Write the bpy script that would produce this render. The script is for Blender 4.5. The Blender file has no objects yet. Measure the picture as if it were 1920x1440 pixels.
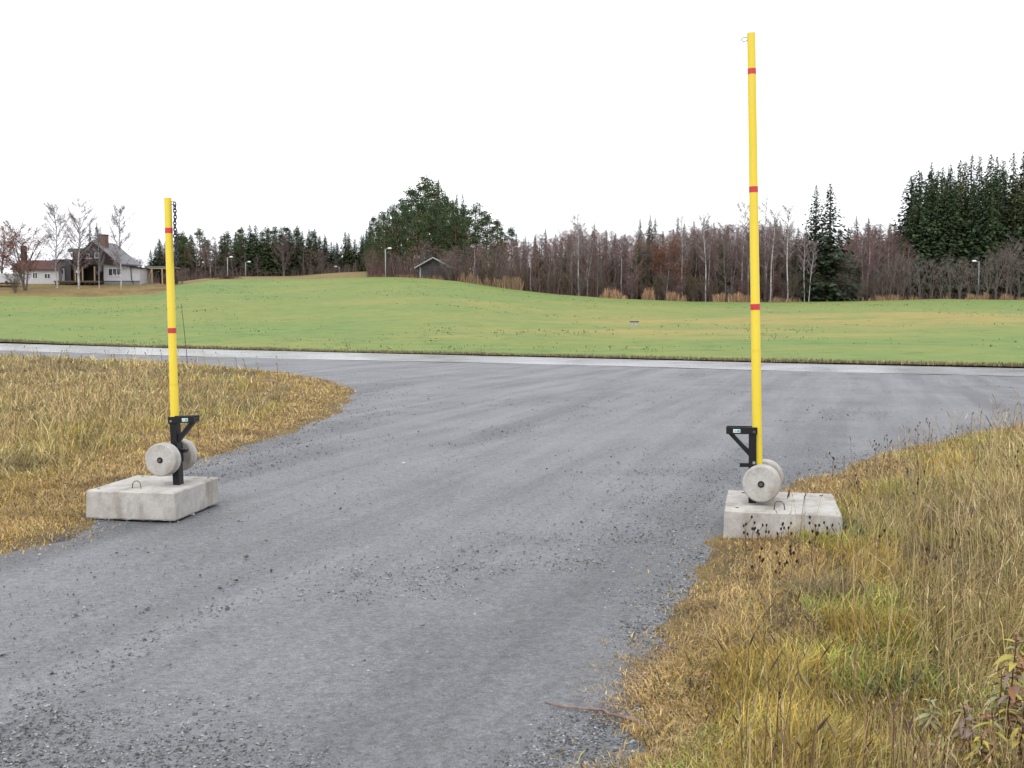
import bpy, math, random
import numpy as np
from mathutils import Vector, Matrix

rng = np.random.default_rng(11)
random.seed(11)
SC = bpy.context.scene
COL = SC.collection
R = math.radians

# ------------------------------------------------------------------ camera
EYE = 1.70
PITCH = R(3.576)
cam_data = bpy.data.cameras.new('camera')
cam_data.lens = 36.0
cam_data.sensor_width = 36.0
cam_data.clip_end = 4000.0
cam = bpy.data.objects.new('camera', cam_data)
cam.location = (0, 0, EYE)
cam.rotation_euler = (R(90) - PITCH, 0, 0)
COL.objects.link(cam)
SC.camera = cam

# ------------------------------------------------------------------ overcast sky
SUN_EL, SUN_AZ = R(48), R(200)
world = bpy.data.worlds.new('World')
SC.world = world
world.use_nodes = True
wn, wl = world.node_tree.nodes, world.node_tree.links
wn.clear()
sky = wn.new('ShaderNodeTexSky')
sky.sky_type = 'NISHITA'
sky.sun_disc = False
sky.sun_elevation = SUN_EL
sky.sun_rotation = SUN_AZ
sky.air_density = 1.0
sky.dust_density = 6.0
hsv = wn.new('ShaderNodeHueSaturation')
hsv.inputs['Saturation'].default_value = 0.12
mixc = wn.new('ShaderNodeMix'); mixc.data_type = 'RGBA'
mixc.inputs['Factor'].default_value = 0.80          # closed cloud cover over the clear sky
mixc.inputs['B'].default_value = (9.0, 9.2, 9.6, 1)
bg = wn.new('ShaderNodeBackground'); bg.inputs['Strength'].default_value = 0.125
wo = wn.new('ShaderNodeOutputWorld')
wl.new(sky.outputs[0], hsv.inputs['Color'])
wl.new(hsv.outputs[0], mixc.inputs['A'])
wl.new(mixc.outputs['Result'], bg.inputs['Color'])
wl.new(bg.outputs[0], wo.inputs['Surface'])

sun_data = bpy.data.lights.new('sun', 'SUN')
sun_data.energy = 0.7
sun_data.angle = R(45)
sun_data.color = (1.0, 0.97, 0.93)
sun = bpy.data.objects.new('sun', sun_data)
sun.rotation_euler = (R(90) - SUN_EL, 0, R(180) - SUN_AZ)
sun.location = (0, -20, 40)
COL.objects.link(sun)

SC.view_settings.view_transform = 'Standard'
SC.view_settings.look = 'None'
SC.view_settings.gamma = 1.0
SC.view_settings.exposure = 0.65
SC.view_settings.use_curve_mapping = False
SC.cycles.max_bounces = 5
SC.cycles.diffuse_bounces = 2
SC.cycles.glossy_bounces = 2
SC.cycles.transmission_bounces = 2
SC.cycles.transparent_max_bounces = 4
SC.cycles.use_denoising = True
SC.cycles.denoiser = 'OPENIMAGEDENOISE'
SC.cycles.denoising_input_passes = 'RGB_ALBEDO_NORMAL'
SC.cycles.denoising_prefilter = 'ACCURATE'

# ------------------------------------------------------------------ survey helpers: bearings in the photograph -> points in the place
F = 1920.0
CP, SP = math.cos(PITCH), math.sin(PITCH)
def ray(px, py):
    a, b = (px - 960.0) / F, (720.0 - py) / F
    return a, CP + b * SP, -SP + b * CP
def pt(px, py, dist):
    a, dy, dz = ray(px, py)
    t = dist / dy
    return Vector((a * t, dist, EYE + dz * t))
def gpt(px, py, z=0.0):
    a, dy, dz = ray(px, py)
    t = (z - EYE) / dz
    return Vector((a * t, dy * t, z))
def smooth(a, b, x):
    t = np.clip((x - a) / (b - a), 0, 1)
    return t * t * (3 - 2 * t)
_ng = np.random.default_rng(5).random((16, 128, 128))
def vnoise(x, y, scale, seed=0):
    x = np.asarray(x, float) / scale + 37.3 * seed + 1000; y = np.asarray(y, float) / scale + 11.7 * seed + 1000
    g = _ng[seed % 16]
    xi, yi = np.floor(x).astype(int), np.floor(y).astype(int)
    fx, fy = x - xi, y - yi
    fx, fy = fx * fx * (3 - 2 * fx), fy * fy * (3 - 2 * fy)
    a, b = g[xi % 128, yi % 128], g[(xi + 1) % 128, yi % 128]
    c, d = g[xi % 128, (yi + 1) % 128], g[(xi + 1) % 128, (yi + 1) % 128]
    return (a * (1 - fx) + b * fx) * (1 - fy) + (c * (1 - fx) + d * fx) * fy - 0.5

# plan of the place -------------------------------------------------------
FAR = [(-110, 127), (-38, 75.5), (-21.2, 62.0), (-10.1, 54.2), (-1, 48.3), (6.4, 43.3), (10.1, 40.6), (18, 35.8), (70, 4)]
NEAR = [(-100, 104), (-28.1, 56.6), (-16.7, 48.9), (-8.2, 44.0), (-0.85, 40.4), (5.35, 36.8), (8.45, 34.4), (15.4, 30.8), (64, 1)]
FAR, NEAR = np.array(FAR, float), np.array(NEAR, float)
def far_y(x): return np.interp(x, FAR[:, 0], FAR[:, 1])
def near_y(x): return np.interp(x, NEAR[:, 0], NEAR[:, 1])
LEFT_EDGE = [gpt(*p).xy for p in [(0, 1034), (60, 1014), (128, 990), (168, 950), (240, 905), (375, 861), (430, 845), (500, 822), (560, 801), (620, 774), (648, 750), (662, 738), (655, 729), (610, 713), (545, 702), (450, 692), (380, 686), (300, 680), (150, 674), (0, 669)]]
LEFT_POLY = np.array([(-14, 2.0), (-5.2, 5.6)] + [tuple(p) for p in LEFT_EDGE] + [(-60, 72), (-120, 100), (-160, 2)])
RIGHT_EDGE = [gpt(*p).xy for p in [(1100, 1620), (1140, 1500), (1165, 1430), (1198, 1340), (1190, 1285), (1258, 1192), (1312, 1110), (1350, 1035), (1385, 985), (1420, 950), (1475, 922), (1540, 897), (1620, 868), (1700, 842), (1800, 818), (1920, 796), (2200, 770)]]
RIGHT_POLY = np.array([(0.1, -3.0)] + [tuple(p) for p in RIGHT_EDGE] + [(40, 18), (60, -3)])
def sdist(x, y, poly):
    """distance to the edge of a plot, positive inside"""
    x, y = np.asarray(x, float), np.asarray(y, float)
    best = np.full(x.shape, 1e9); inside = np.zeros(x.shape, bool)
    n = len(poly)
    for i in range(n):
        ax, ay = poly[i]; bx, by = poly[(i + 1) % n]
        dx, dy = bx - ax, by - ay
        t = np.clip(((x - ax) * dx + (y - ay) * dy) / (dx * dx + dy * dy + 1e-12), 0, 1)
        best = np.minimum(best, np.hypot(x - ax - t * dx, y - ay - t * dy))
        cond = ((ay > y) != (by > y)) & (x < (bx - ax) * (y - ay) / (by - ay + 1e-12) + ax)
        inside ^= cond
    return np.where(inside, best, -best)
# far terrain: field edge seen under these heights, at these distances
E_PX = np.array([-400, 0, 180, 300, 330, 400, 480, 560, 640, 705, 740, 800, 860, 960, 1040, 1150, 1300, 1450, 1600, 1760, 1920, 2300], float)
E_PY = np.array([562, 556, 557, 552, 536, 526, 524, 523.5, 522, 520.6, 520, 522, 528, 543, 552, 560, 566, 567, 565, 561, 563, 566], float)
E_D = np.array([160, 165, 168, 172, 178, 192, 200, 198, 194, 191.5, 190, 186, 181, 176, 172, 170, 170, 170, 169, 167, 165, 163], float)
G_PY = np.array([535, 531, 530.5, 530, 529, 520, 517.5, 517, 510, 506.5, 517, 519, 524.5, 541, 550, 558, 564, 565, 563, 559, 561, 564], float)
def edge_u(u): return np.clip(u, -0.7, 0.7) * F + 960
def edge_d(u): return np.interp(edge_u(u), E_PX, E_D)
def field_d0(u): return 47.6 / (1 + 0.70 * np.clip(u, -0.72, 0.72))
def _zat(pxs, pys, ds):
    e = np.array([ray(a, b)[2] / ray(a, b)[1] for a, b in zip(pxs, pys)])
    return EYE + e * ds
E_Z = _zat(E_PX, E_PY, E_D)
G_D = E_D + np.where(E_PX < 320, 16, 26)
G_Z = _zat(E_PX, G_PY, G_D)
def terrain_far(x, y):
    y = np.maximum(np.asarray(y, float), 1.0); u = np.asarray(x, float) / y
    p = edge_u(u)
    d0, d1, z1 = field_d0(u), np.interp(p, E_PX, E_D), np.interp(p, E_PX, E_Z)
    d2, z2 = np.interp(p, E_PX, G_D), np.interp(p, E_PX, G_Z)
    s = np.clip((y - d0) / np.maximum(d1 - d0, 5), 0, 1)
    z = z1 * (0.72 * s + 0.28 * s * s)
    z = z + 0.5 * vnoise(x, y, 34, 3) * np.sin(np.pi * s)
    t = np.clip((y - d1) / (d2 - d1), 0, 1)
    z = np.where(y > d1, z1 + (z2 - z1) * t, z)
    z = np.where(y > d2, z2 + 0.02 * (y - d2), z)
    return np.where(y < d0, 0.0, z)
def terrain(x, y):
    """height of the natural ground"""
    x, y = np.asarray(x, float), np.asarray(y, float)
    zf = terrain_far(x, y)
    sl, sr = sdist(x, y, LEFT_POLY), sdist(x, y, RIGHT_POLY)
    wob = 0.25 * vnoise(x, y, 0.55, 1) + 0.12 * vnoise(x, y, 0.2, 2)
    bump = 0.10 * vnoise(x, y, 0.9, 4) + 0.05 * vnoise(x, y, 0.25, 5)
    def verge(s, h):
        return -0.06 + 0.09 * smooth(-0.42, 0.16, s + wob) + h * smooth(0.1, 2.6, s) + bump * smooth(0.0, 0.8, s)
    zn = np.maximum(verge(sl, 0.10), verge(sr, 0.20))
    far = y > far_y(x) - 0.2
    return np.where(far, zf - 0.03, zn)
def tz(x, y): return float(terrain(np.array([x]), np.array([y]))[0])

# ------------------------------------------------------------------ mesh helpers
def make_mesh(name, V, quads=None, tris=None, mats=(), col=None, smooth_shade=False, qmat=None, tmat=None):
    V = np.asarray(V, np.float32).reshape(-1, 3)
    q = np.zeros((0, 4), np.int32) if quads is None else np.asarray(quads, np.int32).reshape(-1, 4)
    t = np.zeros((0, 3), np.int32) if tris is None else np.asarray(tris, np.int32).reshape(-1, 3)
    me = bpy.data.meshes.new(name)
    me.vertices.add(len(V)); me.vertices.foreach_set('co', V.ravel())
    nl = q.size + t.size
    me.loops.add(nl); me.loops.foreach_set('vertex_index', np.concatenate([q.ravel(), t.ravel()]))
    me.polygons.add(len(q) + len(t))
    starts = np.concatenate([np.arange(len(q)) * 4, q.size + np.arange(len(t)) * 3]).astype(np.int32)
    me.polygons.foreach_set('loop_start', starts)
    if qmat is not None or tmat is not None:
        a = np.zeros(len(q), np.int32) if qmat is None else np.asarray(qmat, np.int32)
        b = np.zeros(len(t), np.int32) if tmat is None else np.asarray(tmat, np.int32)
        me.polygons.foreach_set('material_index', np.concatenate([a, b]))
    for m in mats: me.materials.append(m)
    me.polygons.foreach_set('use_smooth', np.full(len(q) + len(t), bool(smooth_shade)))
    if col is not None:
        ca = me.color_attributes.new('tint', 'FLOAT_COLOR', 'POINT')
        c4 = np.ones((len(V), 4), np.float32); c4[:, :3] = col
        ca.data.foreach_set('color', c4.ravel())
    me.update(calc_edges=True)
    me.validate()
    return me
def link(name, me, parent=None, loc=None, rot=None):
    o = bpy.data.objects.new(name, me); COL.objects.link(o)
    if parent is not None: o.parent = parent
    if loc is not None: o.location = loc
    if rot is not None: o.rotation_euler = rot
    return o
def tag(o, label=None, cat=None, group=None, kind=None):
    if label: o['label'] = label
    if cat: o['category'] = cat
    if group: o['group'] = group
    if kind: o['kind'] = kind
    return o
def empty(name, loc, rz=0.0):
    o = bpy.data.objects.new(name, None); o.empty_display_size = 0.2
    o.location = loc; o.rotation_euler = (0, 0, rz); COL.objects.link(o)
    return o
class MB:
    """collects shapes for one mesh"""
    def __init__(s): s.v, s.q, s.t, s.n = [], [], [], 0
    def add(s, V, q=None, t=None):
        V = np.asarray(V, float).reshape(-1, 3); s.v.append(V)
        if q is not None and len(q): s.q.append(np.asarray(q, int).reshape(-1, 4) + s.n)
        if t is not None and len(t): s.t.append(np.asarray(t, int).reshape(-1, 3) + s.n)
        s.n += len(V); return s
    def box(s, x0, x1, y0, y1, z0, z1):
        V = [(x0, y0, z0), (x1, y0, z0), (x1, y1, z0), (x0, y1, z0), (x0, y0, z1), (x1, y0, z1), (x1, y1, z1), (x0, y1, z1)]
        return s.add(V, [(0, 3, 2, 1), (4, 5, 6, 7), (0, 1, 5, 4), (1, 2, 6, 5), (2, 3, 7, 6), (3, 0, 4, 7)])
    def hexa(s, V):
        return s.add(V, [(0, 3, 2, 1), (4, 5, 6, 7), (0, 1, 5, 4), (1, 2, 6, 5), (2, 3, 7, 6), (3, 0, 4, 7)])
    def tube(s, pts, rad, n=8, caps=True):
        P = np.asarray(pts, float); k = len(P); rad = np.broadcast_to(rad, (k,))
        V = []
        for i in range(k):
            d = P[min(i + 1, k - 1)] - P[max(i - 1, 0)]; d = d / (np.linalg.norm(d) + 1e-9)
            a = np.cross(d, (0.0, 0.0, 1.0) if abs(d[2]) < 0.9 else (0.0, 1.0, 0.0)); a /= np.linalg.norm(a)
            b = np.cross(d, a)
            for j in range(n):
                th = 2 * math.pi * j / n
                V.append(P[i] + rad[i] * (math.cos(th) * a + math.sin(th) * b))
        q = [(i * n + j, i * n + (j + 1) % n, (i + 1) * n + (j + 1) % n, (i + 1) * n + j) for i in range(k - 1) for j in range(n)]
        t = []
        if caps:
            V.append(P[0]); V.append(P[-1]); c0, c1 = k * n, k * n + 1
            t = [(c0, (j + 1) % n, j) for j in range(n)] + [(c1, (k - 1) * n + j, (k - 1) * n + (j + 1) % n) for j in range(n)]
        return s.add(V, q, t)
    def prism(s, prof, y0, y1):
        """profile in x,z pushed along y"""
        n = len(prof)
        V = [(a, y0, b) for a, b in prof] + [(a, y1, b) for a, b in prof] + [(np.mean([p[0] for p in prof]), y0, np.mean([p[1] for p in prof])), (np.mean([p[0] for p in prof]), y1, np.mean([p[1] for p in prof]))]
        q = [(i, (i + 1) % n, n + (i + 1) % n, n + i) for i in range(n)]
        t = [(2 * n, (i + 1) % n, i) for i in range(n)] + [(2 * n + 1, n + i, n + (i + 1) % n) for i in range(n)]
        return s.add(V, q, t)
    def mesh(s, name, mat, smooth_shade=False, M=None):
        V = np.concatenate(s.v)
        if M is not None:
            A = np.array(M); V = V @ A[:3, :3].T + A[:3, 3]
        return make_mesh(name, V, np.concatenate(s.q) if s.q else None, np.concatenate(s.t) if s.t else None, [mat], smooth_shade=smooth_shade)
    def build(s, name, mat, parent=None, loc=None, rot=None, smooth_shade=False, bevel=0.0):
        o = link(name, s.mesh(name, mat, smooth_shade), parent, loc, rot)
        if bevel:
            b = o.modifiers.new('bevel', 'BEVEL'); b.width = bevel; b.segments = 2; b.limit_method = 'ANGLE'; b.angle_limit = R(40)
        return o

# ------------------------------------------------------------------ materials
def material(name, color=(0.5, 0.5, 0.5), rough=0.7, spec=0.4, metal=0.0):
    m = bpy.data.materials.new(name); m.use_nodes = True
    b = m.node_tree.nodes['Principled BSDF']
    b.inputs['Base Color'].default_value = (*color, 1); b.inputs['Roughness'].default_value = rough
    b.inputs['Specular IOR Level'].default_value = spec; b.inputs['Metallic'].default_value = metal
    return m
def nodes(m): return m.node_tree.nodes, m.node_tree.links, m.node_tree.nodes['Principled BSDF']
def coords(m, scale=(1, 1, 1), rot=(0, 0, 0), kind='Object'):
    n, l, b = nodes(m)
    tc = n.new('ShaderNodeTexCoord'); mp = n.new('ShaderNodeMapping')
    mp.vector_type = 'TEXTURE'
    mp.inputs['Scale'].default_value = tuple(1.0 / a for a in scale); mp.inputs['Rotation'].default_value = rot
    l.new(tc.outputs[kind], mp.inputs['Vector'])
    return mp.outputs[0]
def noise(m, vec, scale, detail=4, rough=0.55, dist=0.0):
    n, l, b = nodes(m)
    t = n.new('ShaderNodeTexNoise'); t.inputs['Scale'].default_value = scale; t.inputs['Detail'].default_value = detail
    t.inputs['Roughness'].default_value = rough; t.inputs['Distortion'].default_value = dist
    l.new(vec, t.inputs['Vector']); return t.outputs['Fac']
def voronoi(m, vec, scale, out='Distance', feature='F1'):
    n, l, b = nodes(m)
    t = n.new('ShaderNodeTexVoronoi'); t.feature = feature; t.inputs['Scale'].default_value = scale
    l.new(vec, t.inputs['Vector']); return t.outputs[out]
def ramp(m, fac, stops):
    n, l, b = nodes(m)
    r = n.new('ShaderNodeValToRGB'); e = r.color_ramp.elements
    while len(e) < len(stops): e.new(0.5)
    for i, (p, c) in enumerate(stops):
        e[i].position = p; e[i].color = (*c, 1) if len(c) == 3 else c
    l.new(fac, r.inputs[0]); return r.outputs[0]
def mix(m, fac, a, b_, blend='MIX'):
    n, l, b = nodes(m)
    x = n.new('ShaderNodeMix'); x.data_type = 'RGBA'; x.blend_type = blend
    for sock, v in ((x.inputs['Factor'], fac), (x.inputs['A'], a), (x.inputs['B'], b_)):
        if hasattr(v, 'links') or hasattr(v, 'is_output'): l.new(v, sock)
        elif isinstance(v, (tuple, list)): sock.default_value = (*v, 1)
        else: sock.default_value = v
    return x.outputs['Result']
def mathn(m, op, a, b_=0.0, c=0.0):
    n, l, b = nodes(m)
    x = n.new('ShaderNodeMath'); x.operation = op
    for sock, v in zip(x.inputs, (a, b_, c)):
        if hasattr(v, 'is_output'): l.new(v, sock)
        else: sock.default_value = v
    return x.outputs[0]
def rough_from(m, fac, lo, hi, frm=0.3, to=0.7):
    n, l, b = nodes(m)
    x = n.new('ShaderNodeMapRange'); x.inputs[1].default_value = frm; x.inputs[2].default_value = to
    x.inputs[3].default_value = lo; x.inputs[4].default_value = hi
    l.new(fac, x.inputs[0]); l.new(x.outputs[0], b.inputs['Roughness'])
def bump(m, h, strength=0.5, dist=0.02):
    n, l, b = nodes(m)
    x = n.new('ShaderNodeBump'); x.inputs['Strength'].default_value = strength; x.inputs['Distance'].default_value = dist
    l.new(h, x.inputs['Height'])
    if b.inputs['Normal'].is_linked:
        l.new(b.inputs['Normal'].links[0].from_socket, x.inputs['Normal'])
    l.new(x.outputs[0], b.inputs['Normal'])
def base(m, sock):
    n, l, b = nodes(m); l.new(sock, b.inputs['Base Color'])
def tint(m):
    n, l, b = nodes(m); a = n.new('ShaderNodeVertexColor'); a.layer_name = 'tint'; return a.outputs['Color']
def obj_random(m):
    n, l, b = nodes(m); a = n.new('ShaderNodeObjectInfo'); return a.outputs['Random']

# gravel of the yard: compacted wheel lanes and loose darker gravel between them
M_GRAVEL = material('gravel', rough=0.8, spec=0.5)
v = coords(M_GRAVEL); vt = coords(M_GRAVEL, (1.15, 0.07, 1), (0, 0, R(-19)))
lanes = noise(M_GRAVEL, vt, 1.5, 6, 0.62, 0.25)
patch = noise(M_GRAVEL, v, 0.55, 5, 0.6)
lane = mathn(M_GRAVEL, 'ADD', mathn(M_GRAVEL, 'MULTIPLY', lanes, 0.65), mathn(M_GRAVEL, 'MULTIPLY', patch, 0.35))
loose = nodes(M_GRAVEL)[0].new('ShaderNodeSeparateColor'); nodes(M_GRAVEL)[1].new(tint(M_GRAVEL), loose.inputs[0]); loose = loose.outputs[0]
lane = mathn(M_GRAVEL, 'SUBTRACT', lane, mathn(M_GRAVEL, 'MULTIPLY', loose, 0.11))
c1 = ramp(M_GRAVEL, lane, [(0.22, (0.088, 0.092, 0.098)), (0.38, (0.116, 0.119, 0.126)), (0.50, (0.140, 0.142, 0.150)), (0.64, (0.160, 0.161, 0.170))])
cells = voronoi(M_GRAVEL, v, 62, 'Color')
grain = noise(M_GRAVEL, v, 140, 3, 0.7)
g2 = ramp(M_GRAVEL, grain, [(0.30, (0.42, 0.42, 0.42)), (0.5, (1, 1, 1)), (0.72, (1.6, 1.6, 1.6))])
sepc = nodes(M_GRAVEL)[0].new('ShaderNodeSeparateColor'); nodes(M_GRAVEL)[1].new(cells, sepc.inputs[0])
c2 = ramp(M_GRAVEL, sepc.outputs[0], [(0.0, (0.62, 0.62, 0.63)), (0.55, (1.0, 1.0, 1.0)), (0.95, (1.12, 1.12, 1.12)), (1.0, (1.4, 1.4, 1.42))])
col = mix(M_GRAVEL, 0.85, c1, g2, 'MULTIPLY'); col = mix(M_GRAVEL, 0.75, col, c2, 'MULTIPLY')
mott = ramp(M_GRAVEL, noise(M_GRAVEL, v, 16, 6, 0.75), [(0.30, (0.66, 0.66, 0.67)), (0.5, (1, 1, 1)), (0.70, (1.30, 1.30, 1.30))])
col = mix(M_GRAVEL, 0.85, col, mott, 'MULTIPLY')
base(M_GRAVEL, col)
rough_from(M_GRAVEL, lane, 0.72, 0.56, 0.36, 0.60)
bump(M_GRAVEL, voronoi(M_GRAVEL, v, 62), 0.7, 0.008)
bump(M_GRAVEL, noise(M_GRAVEL, v, 25, 5, 0.7), 0.5, 0.025)
bump(M_GRAVEL, noise(M_GRAVEL, vt, 2.5, 4), 0.10, 0.05)

M_STONE = material('crushed_stone', rough=0.55, spec=0.4)
base(M_STONE, mix(M_STONE, 0.5, tint(M_STONE), ramp(M_STONE, noise(M_STONE, coords(M_STONE), 90, 3), [(0.3, (0.6, 0.6, 0.6)), (0.7, (1.3, 1.3, 1.3))]), 'MULTIPLY'))

M_ASPHALT = material('wet_asphalt', rough=0.3, spec=0.5)
v = coords(M_ASPHALT)
base(M_ASPHALT, ramp(M_ASPHALT, noise(M_ASPHALT, v, 0.35, 5), [(0.3, (0.20, 0.20, 0.215)), (0.7, (0.28, 0.28, 0.30))]))
rough_from(M_ASPHALT, noise(M_ASPHALT, v, 0.5, 4), 0.16, 0.26)
bump(M_ASPHALT, noise(M_ASPHALT, v, 60, 3), 0.1, 0.004)

# damp soil with dead grass
M_SOIL = material('dead_grass_soil', rough=0.9, spec=0.2)
v = coords(M_SOIL)
c1 = ramp(M_SOIL, noise(M_SOIL, v, 2.2, 6, 0.7), [(0.30, (0.115, 0.112, 0.110)), (0.40, (0.10, 0.082, 0.055)), (0.50, (0.18, 0.13, 0.06)), (0.62, (0.25, 0.18, 0.08)), (0.72, (0.17, 0.15, 0.06))])
c2 = ramp(M_SOIL, noise(M_SOIL, v, 45, 4, 0.7), [(0.3, (0.45, 0.45, 0.42)), (0.7, (1.35, 1.3, 1.2))])
base(M_SOIL, mix(M_SOIL, 0.9, c1, c2, 'MULTIPLY'))
bump(M_SOIL, noise(M_SOIL, v, 30, 5, 0.7), 0.8, 0.05)

# far ground: rough tan meadow under the wood
M_FAR = material('rough_meadow', rough=0.9, spec=0.1)
v = coords(M_FAR)
c1 = ramp(M_FAR, noise(M_FAR, v, 0.09, 5, 0.6), [(0.33, (0.13, 0.085, 0.045)), (0.5, (0.21, 0.155, 0.07)), (0.62, (0.17, 0.15, 0.055)), (0.75, (0.26, 0.19, 0.085))])
base(M_FAR, mix(M_FAR, 0.6, c1, ramp(M_FAR, noise(M_FAR, v, 1.3, 4), [(0.3, (0.6, 0.6, 0.6)), (0.7, (1.3, 1.3, 1.3))]), 'MULTIPLY'))

M_FIELD = material('field_grass', rough=0.85, spec=0.12)
v = coords(M_FIELD); vs = coords(M_FIELD, (0.6, 1.0, 1.0), (0, 0, R(-18)))
big = noise(M_FIELD, vs, 0.075, 4, 0.6)
c1 = ramp(M_FIELD, big, [(0.34, (0.134, 0.204, 0.066)), (0.50, (0.162, 0.216, 0.068)), (0.62, (0.190, 0.219, 0.070)), (0.76, (0.220, 0.212, 0.074))])
c2 = ramp(M_FIELD, noise(M_FIELD, vs, 0.9, 5, 0.7), [(0.30, (0.62, 0.72, 0.70)), (0.5, (1, 1, 1)), (0.70, (1.22, 1.10, 1.0))])
c3 = ramp(M_FIELD, noise(M_FIELD, v, 9, 3, 0.7), [(0.3, (0.8, 0.82, 0.8)), (0.7, (1.14, 1.12, 1.1))])
col = mix(M_FIELD, 0.9, c1, c2, 'MULTIPLY'); col = mix(M_FIELD, 0.9, col, c3, 'MULTIPLY')
dry = nodes(M_FIELD)[0].new('ShaderNodeSeparateColor'); nodes(M_FIELD)[1].new(tint(M_FIELD), dry.inputs[0])
col = mix(M_FIELD, dry.outputs[0], col, mix(M_FIELD, 0.9, (0.30, 0.235, 0.085), c2, 'MULTIPLY'))
base(M_FIELD, col)
bump(M_FIELD, noise(M_FIELD, v, 1.2, 6, 0.7), 0.6, 0.25)

def tinted(name, rough=0.75, spec=0.2):
    m = material(name, rough=rough, spec=spec); base(m, tint(m)); return m
M_GRASS = tinted('grass_blades', 0.7, 0.25)
M_CONCRETE = material('concrete', rough=0.85, spec=0.25)
v = coords(M_CONCRETE)
c1 = ramp(M_CONCRETE, noise(M_CONCRETE, v, 5, 6, 0.65, 0.3), [(0.30, (0.30, 0.282, 0.258)), (0.5, (0.385, 0.367, 0.343)), (0.68, (0.455, 0.44, 0.42))])
c2 = ramp(M_CONCRETE, noise(M_CONCRETE, v, 55, 4, 0.7), [(0.25, (0.72, 0.71, 0.7)), (0.5, (1, 1, 1)), (0.75, (1.1, 1.1, 1.1))])
pits = ramp(M_CONCRETE, voronoi(M_CONCRETE, v, 26), [(0.04, (0.35, 0.33, 0.3)), (0.09, (1, 1, 1))])
col = mix(M_CONCRETE, 0.8, c1, c2, 'MULTIPLY'); col = mix(M_CONCRETE, 0.45, col, pits, 'MULTIPLY')
stain = ramp(M_CONCRETE, noise(M_CONCRETE, coords(M_CONCRETE, (1, 1, 0.25)), 7, 4, 0.6), [(0.34, (0.58, 0.53, 0.46)), (0.54, (1, 1, 1))])
base(M_CONCRETE, mix(M_CONCRETE, 0.7, col, stain, 'MULTIPLY'))
bump(M_CONCRETE, noise(M_CONCRETE, v, 40, 5, 0.7), 0.25, 0.006)

M_YELLOW = material('yellow_paint', (0.60, 0.44, 0.012), 0.38, 0.45)
v = coords(M_YELLOW, (1, 1, 0.15))
base(M_YELLOW, ramp(M_YELLOW, noise(M_YELLOW, v, 9, 4), [(0.3, (0.66, 0.50, 0.028)), (0.7, (0.71, 0.545, 0.04))]))
scuff = ramp(M_YELLOW, noise(M_YELLOW, coords(M_YELLOW, (1, 1, .4)), 38, 5, .7), [(.30, (.55, .5, .45)), (.38, (1, 1, 1))])
old = nodes(M_YELLOW)[2].inputs['Base Color'].links[0].from_socket
base(M_YELLOW, mix(M_YELLOW, .6, old, scuff, 'MULTIPLY'))
M_RED = material('red_tape', (0.50, 0.022, 0.035), 0.35, 0.5)
M_BLACK = material('black_paint', (0.009, 0.009, 0.011), 0.38, 0.3)
M_STEEL = material('galvanised_steel', (0.30, 0.31, 0.32), 0.45, 0.5, 0.7)
M_RUST = material('rusty_bar', (0.10, 0.075, 0.06), 0.8, 0.3)
M_CHAIN = material('dark_chain', (0.022, 0.02, 0.035), 0.5, 0.5)
M_LABEL = material('white_label', (0.62, 0.66, 0.66), 0.4, 0.4)
M_TEAL = material('teal_print', (0.05, 0.34, 0.33), 0.4, 0.4)
M_HOLE = material('dark_hole', (0.02, 0.018, 0.016), 0.9, 0.1)
M_NEEDLE = material('spruce_needles', rough=0.8, spec=0.12)
base(M_NEEDLE, mix(M_NEEDLE, obj_random(M_NEEDLE), tint(M_NEEDLE), mix(M_NEEDLE, 1.0, tint(M_NEEDLE), (1.35, 1.2, 0.95), 'MULTIPLY')))
M_PINE = material('pine_needles', rough=0.8, spec=0.12)
base(M_PINE, mix(M_PINE, obj_random(M_PINE), tint(M_PINE), mix(M_PINE, 1.0, tint(M_PINE), (1.40, 1.22, 0.95), 'MULTIPLY')))
M_TWIG = material('bare_twigs', rough=0.85, spec=0.1)
base(M_TWIG, mix(M_TWIG, obj_random(M_TWIG), tint(M_TWIG), mix(M_TWIG, 1.0, tint(M_TWIG), (1.20, 1.02, 1.0), 'MULTIPLY')))
M_BARK = material('brown_bark', rough=0.9, spec=0.1)
base(M_BARK, ramp(M_BARK, noise(M_BARK, coords(M_BARK, (1, 1, 0.2)), 4, 4), [(0.3, (0.06, 0.045, 0.035)), (0.7, (0.13, 0.10, 0.08))]))
M_PBARK = material('pine_bark', rough=0.9, spec=0.1)
base(M_PBARK, ramp(M_PBARK, noise(M_PBARK, coords(M_PBARK, (1, 1, 0.3)), 3, 4), [(0.3, (0.10, 0.06, 0.04)), (0.7, (0.22, 0.13, 0.08))]))
M_BIRCH = material('birch_bark', rough=0.8, spec=0.15)
v = coords(M_BIRCH, (1, 1, 1.6))
base(M_BIRCH, ramp(M_BIRCH, noise(M_BIRCH, v, 2.2, 5, 0.7), [(0.36, (0.08, 0.07, 0.065)), (0.44, (0.34, 0.32, 0.31)), (0.60, (0.50, 0.485, 0.475))]))
M_DULLBIRCH = material('dull_birch_bark', rough=.85, spec=.1)
base(M_DULLBIRCH, ramp(M_DULLBIRCH, noise(M_DULLBIRCH, coords(M_DULLBIRCH, (1, 1, 1.6)), 2.2, 5, .7), [(.40, (.07, .06, .055)), (.52, (.19, .17, .16)), (.66, (.30, .28, .27))]))
M_GREYBARK = material('grey_bark', (0.13, 0.115, 0.105), 0.9, 0.1)

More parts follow.
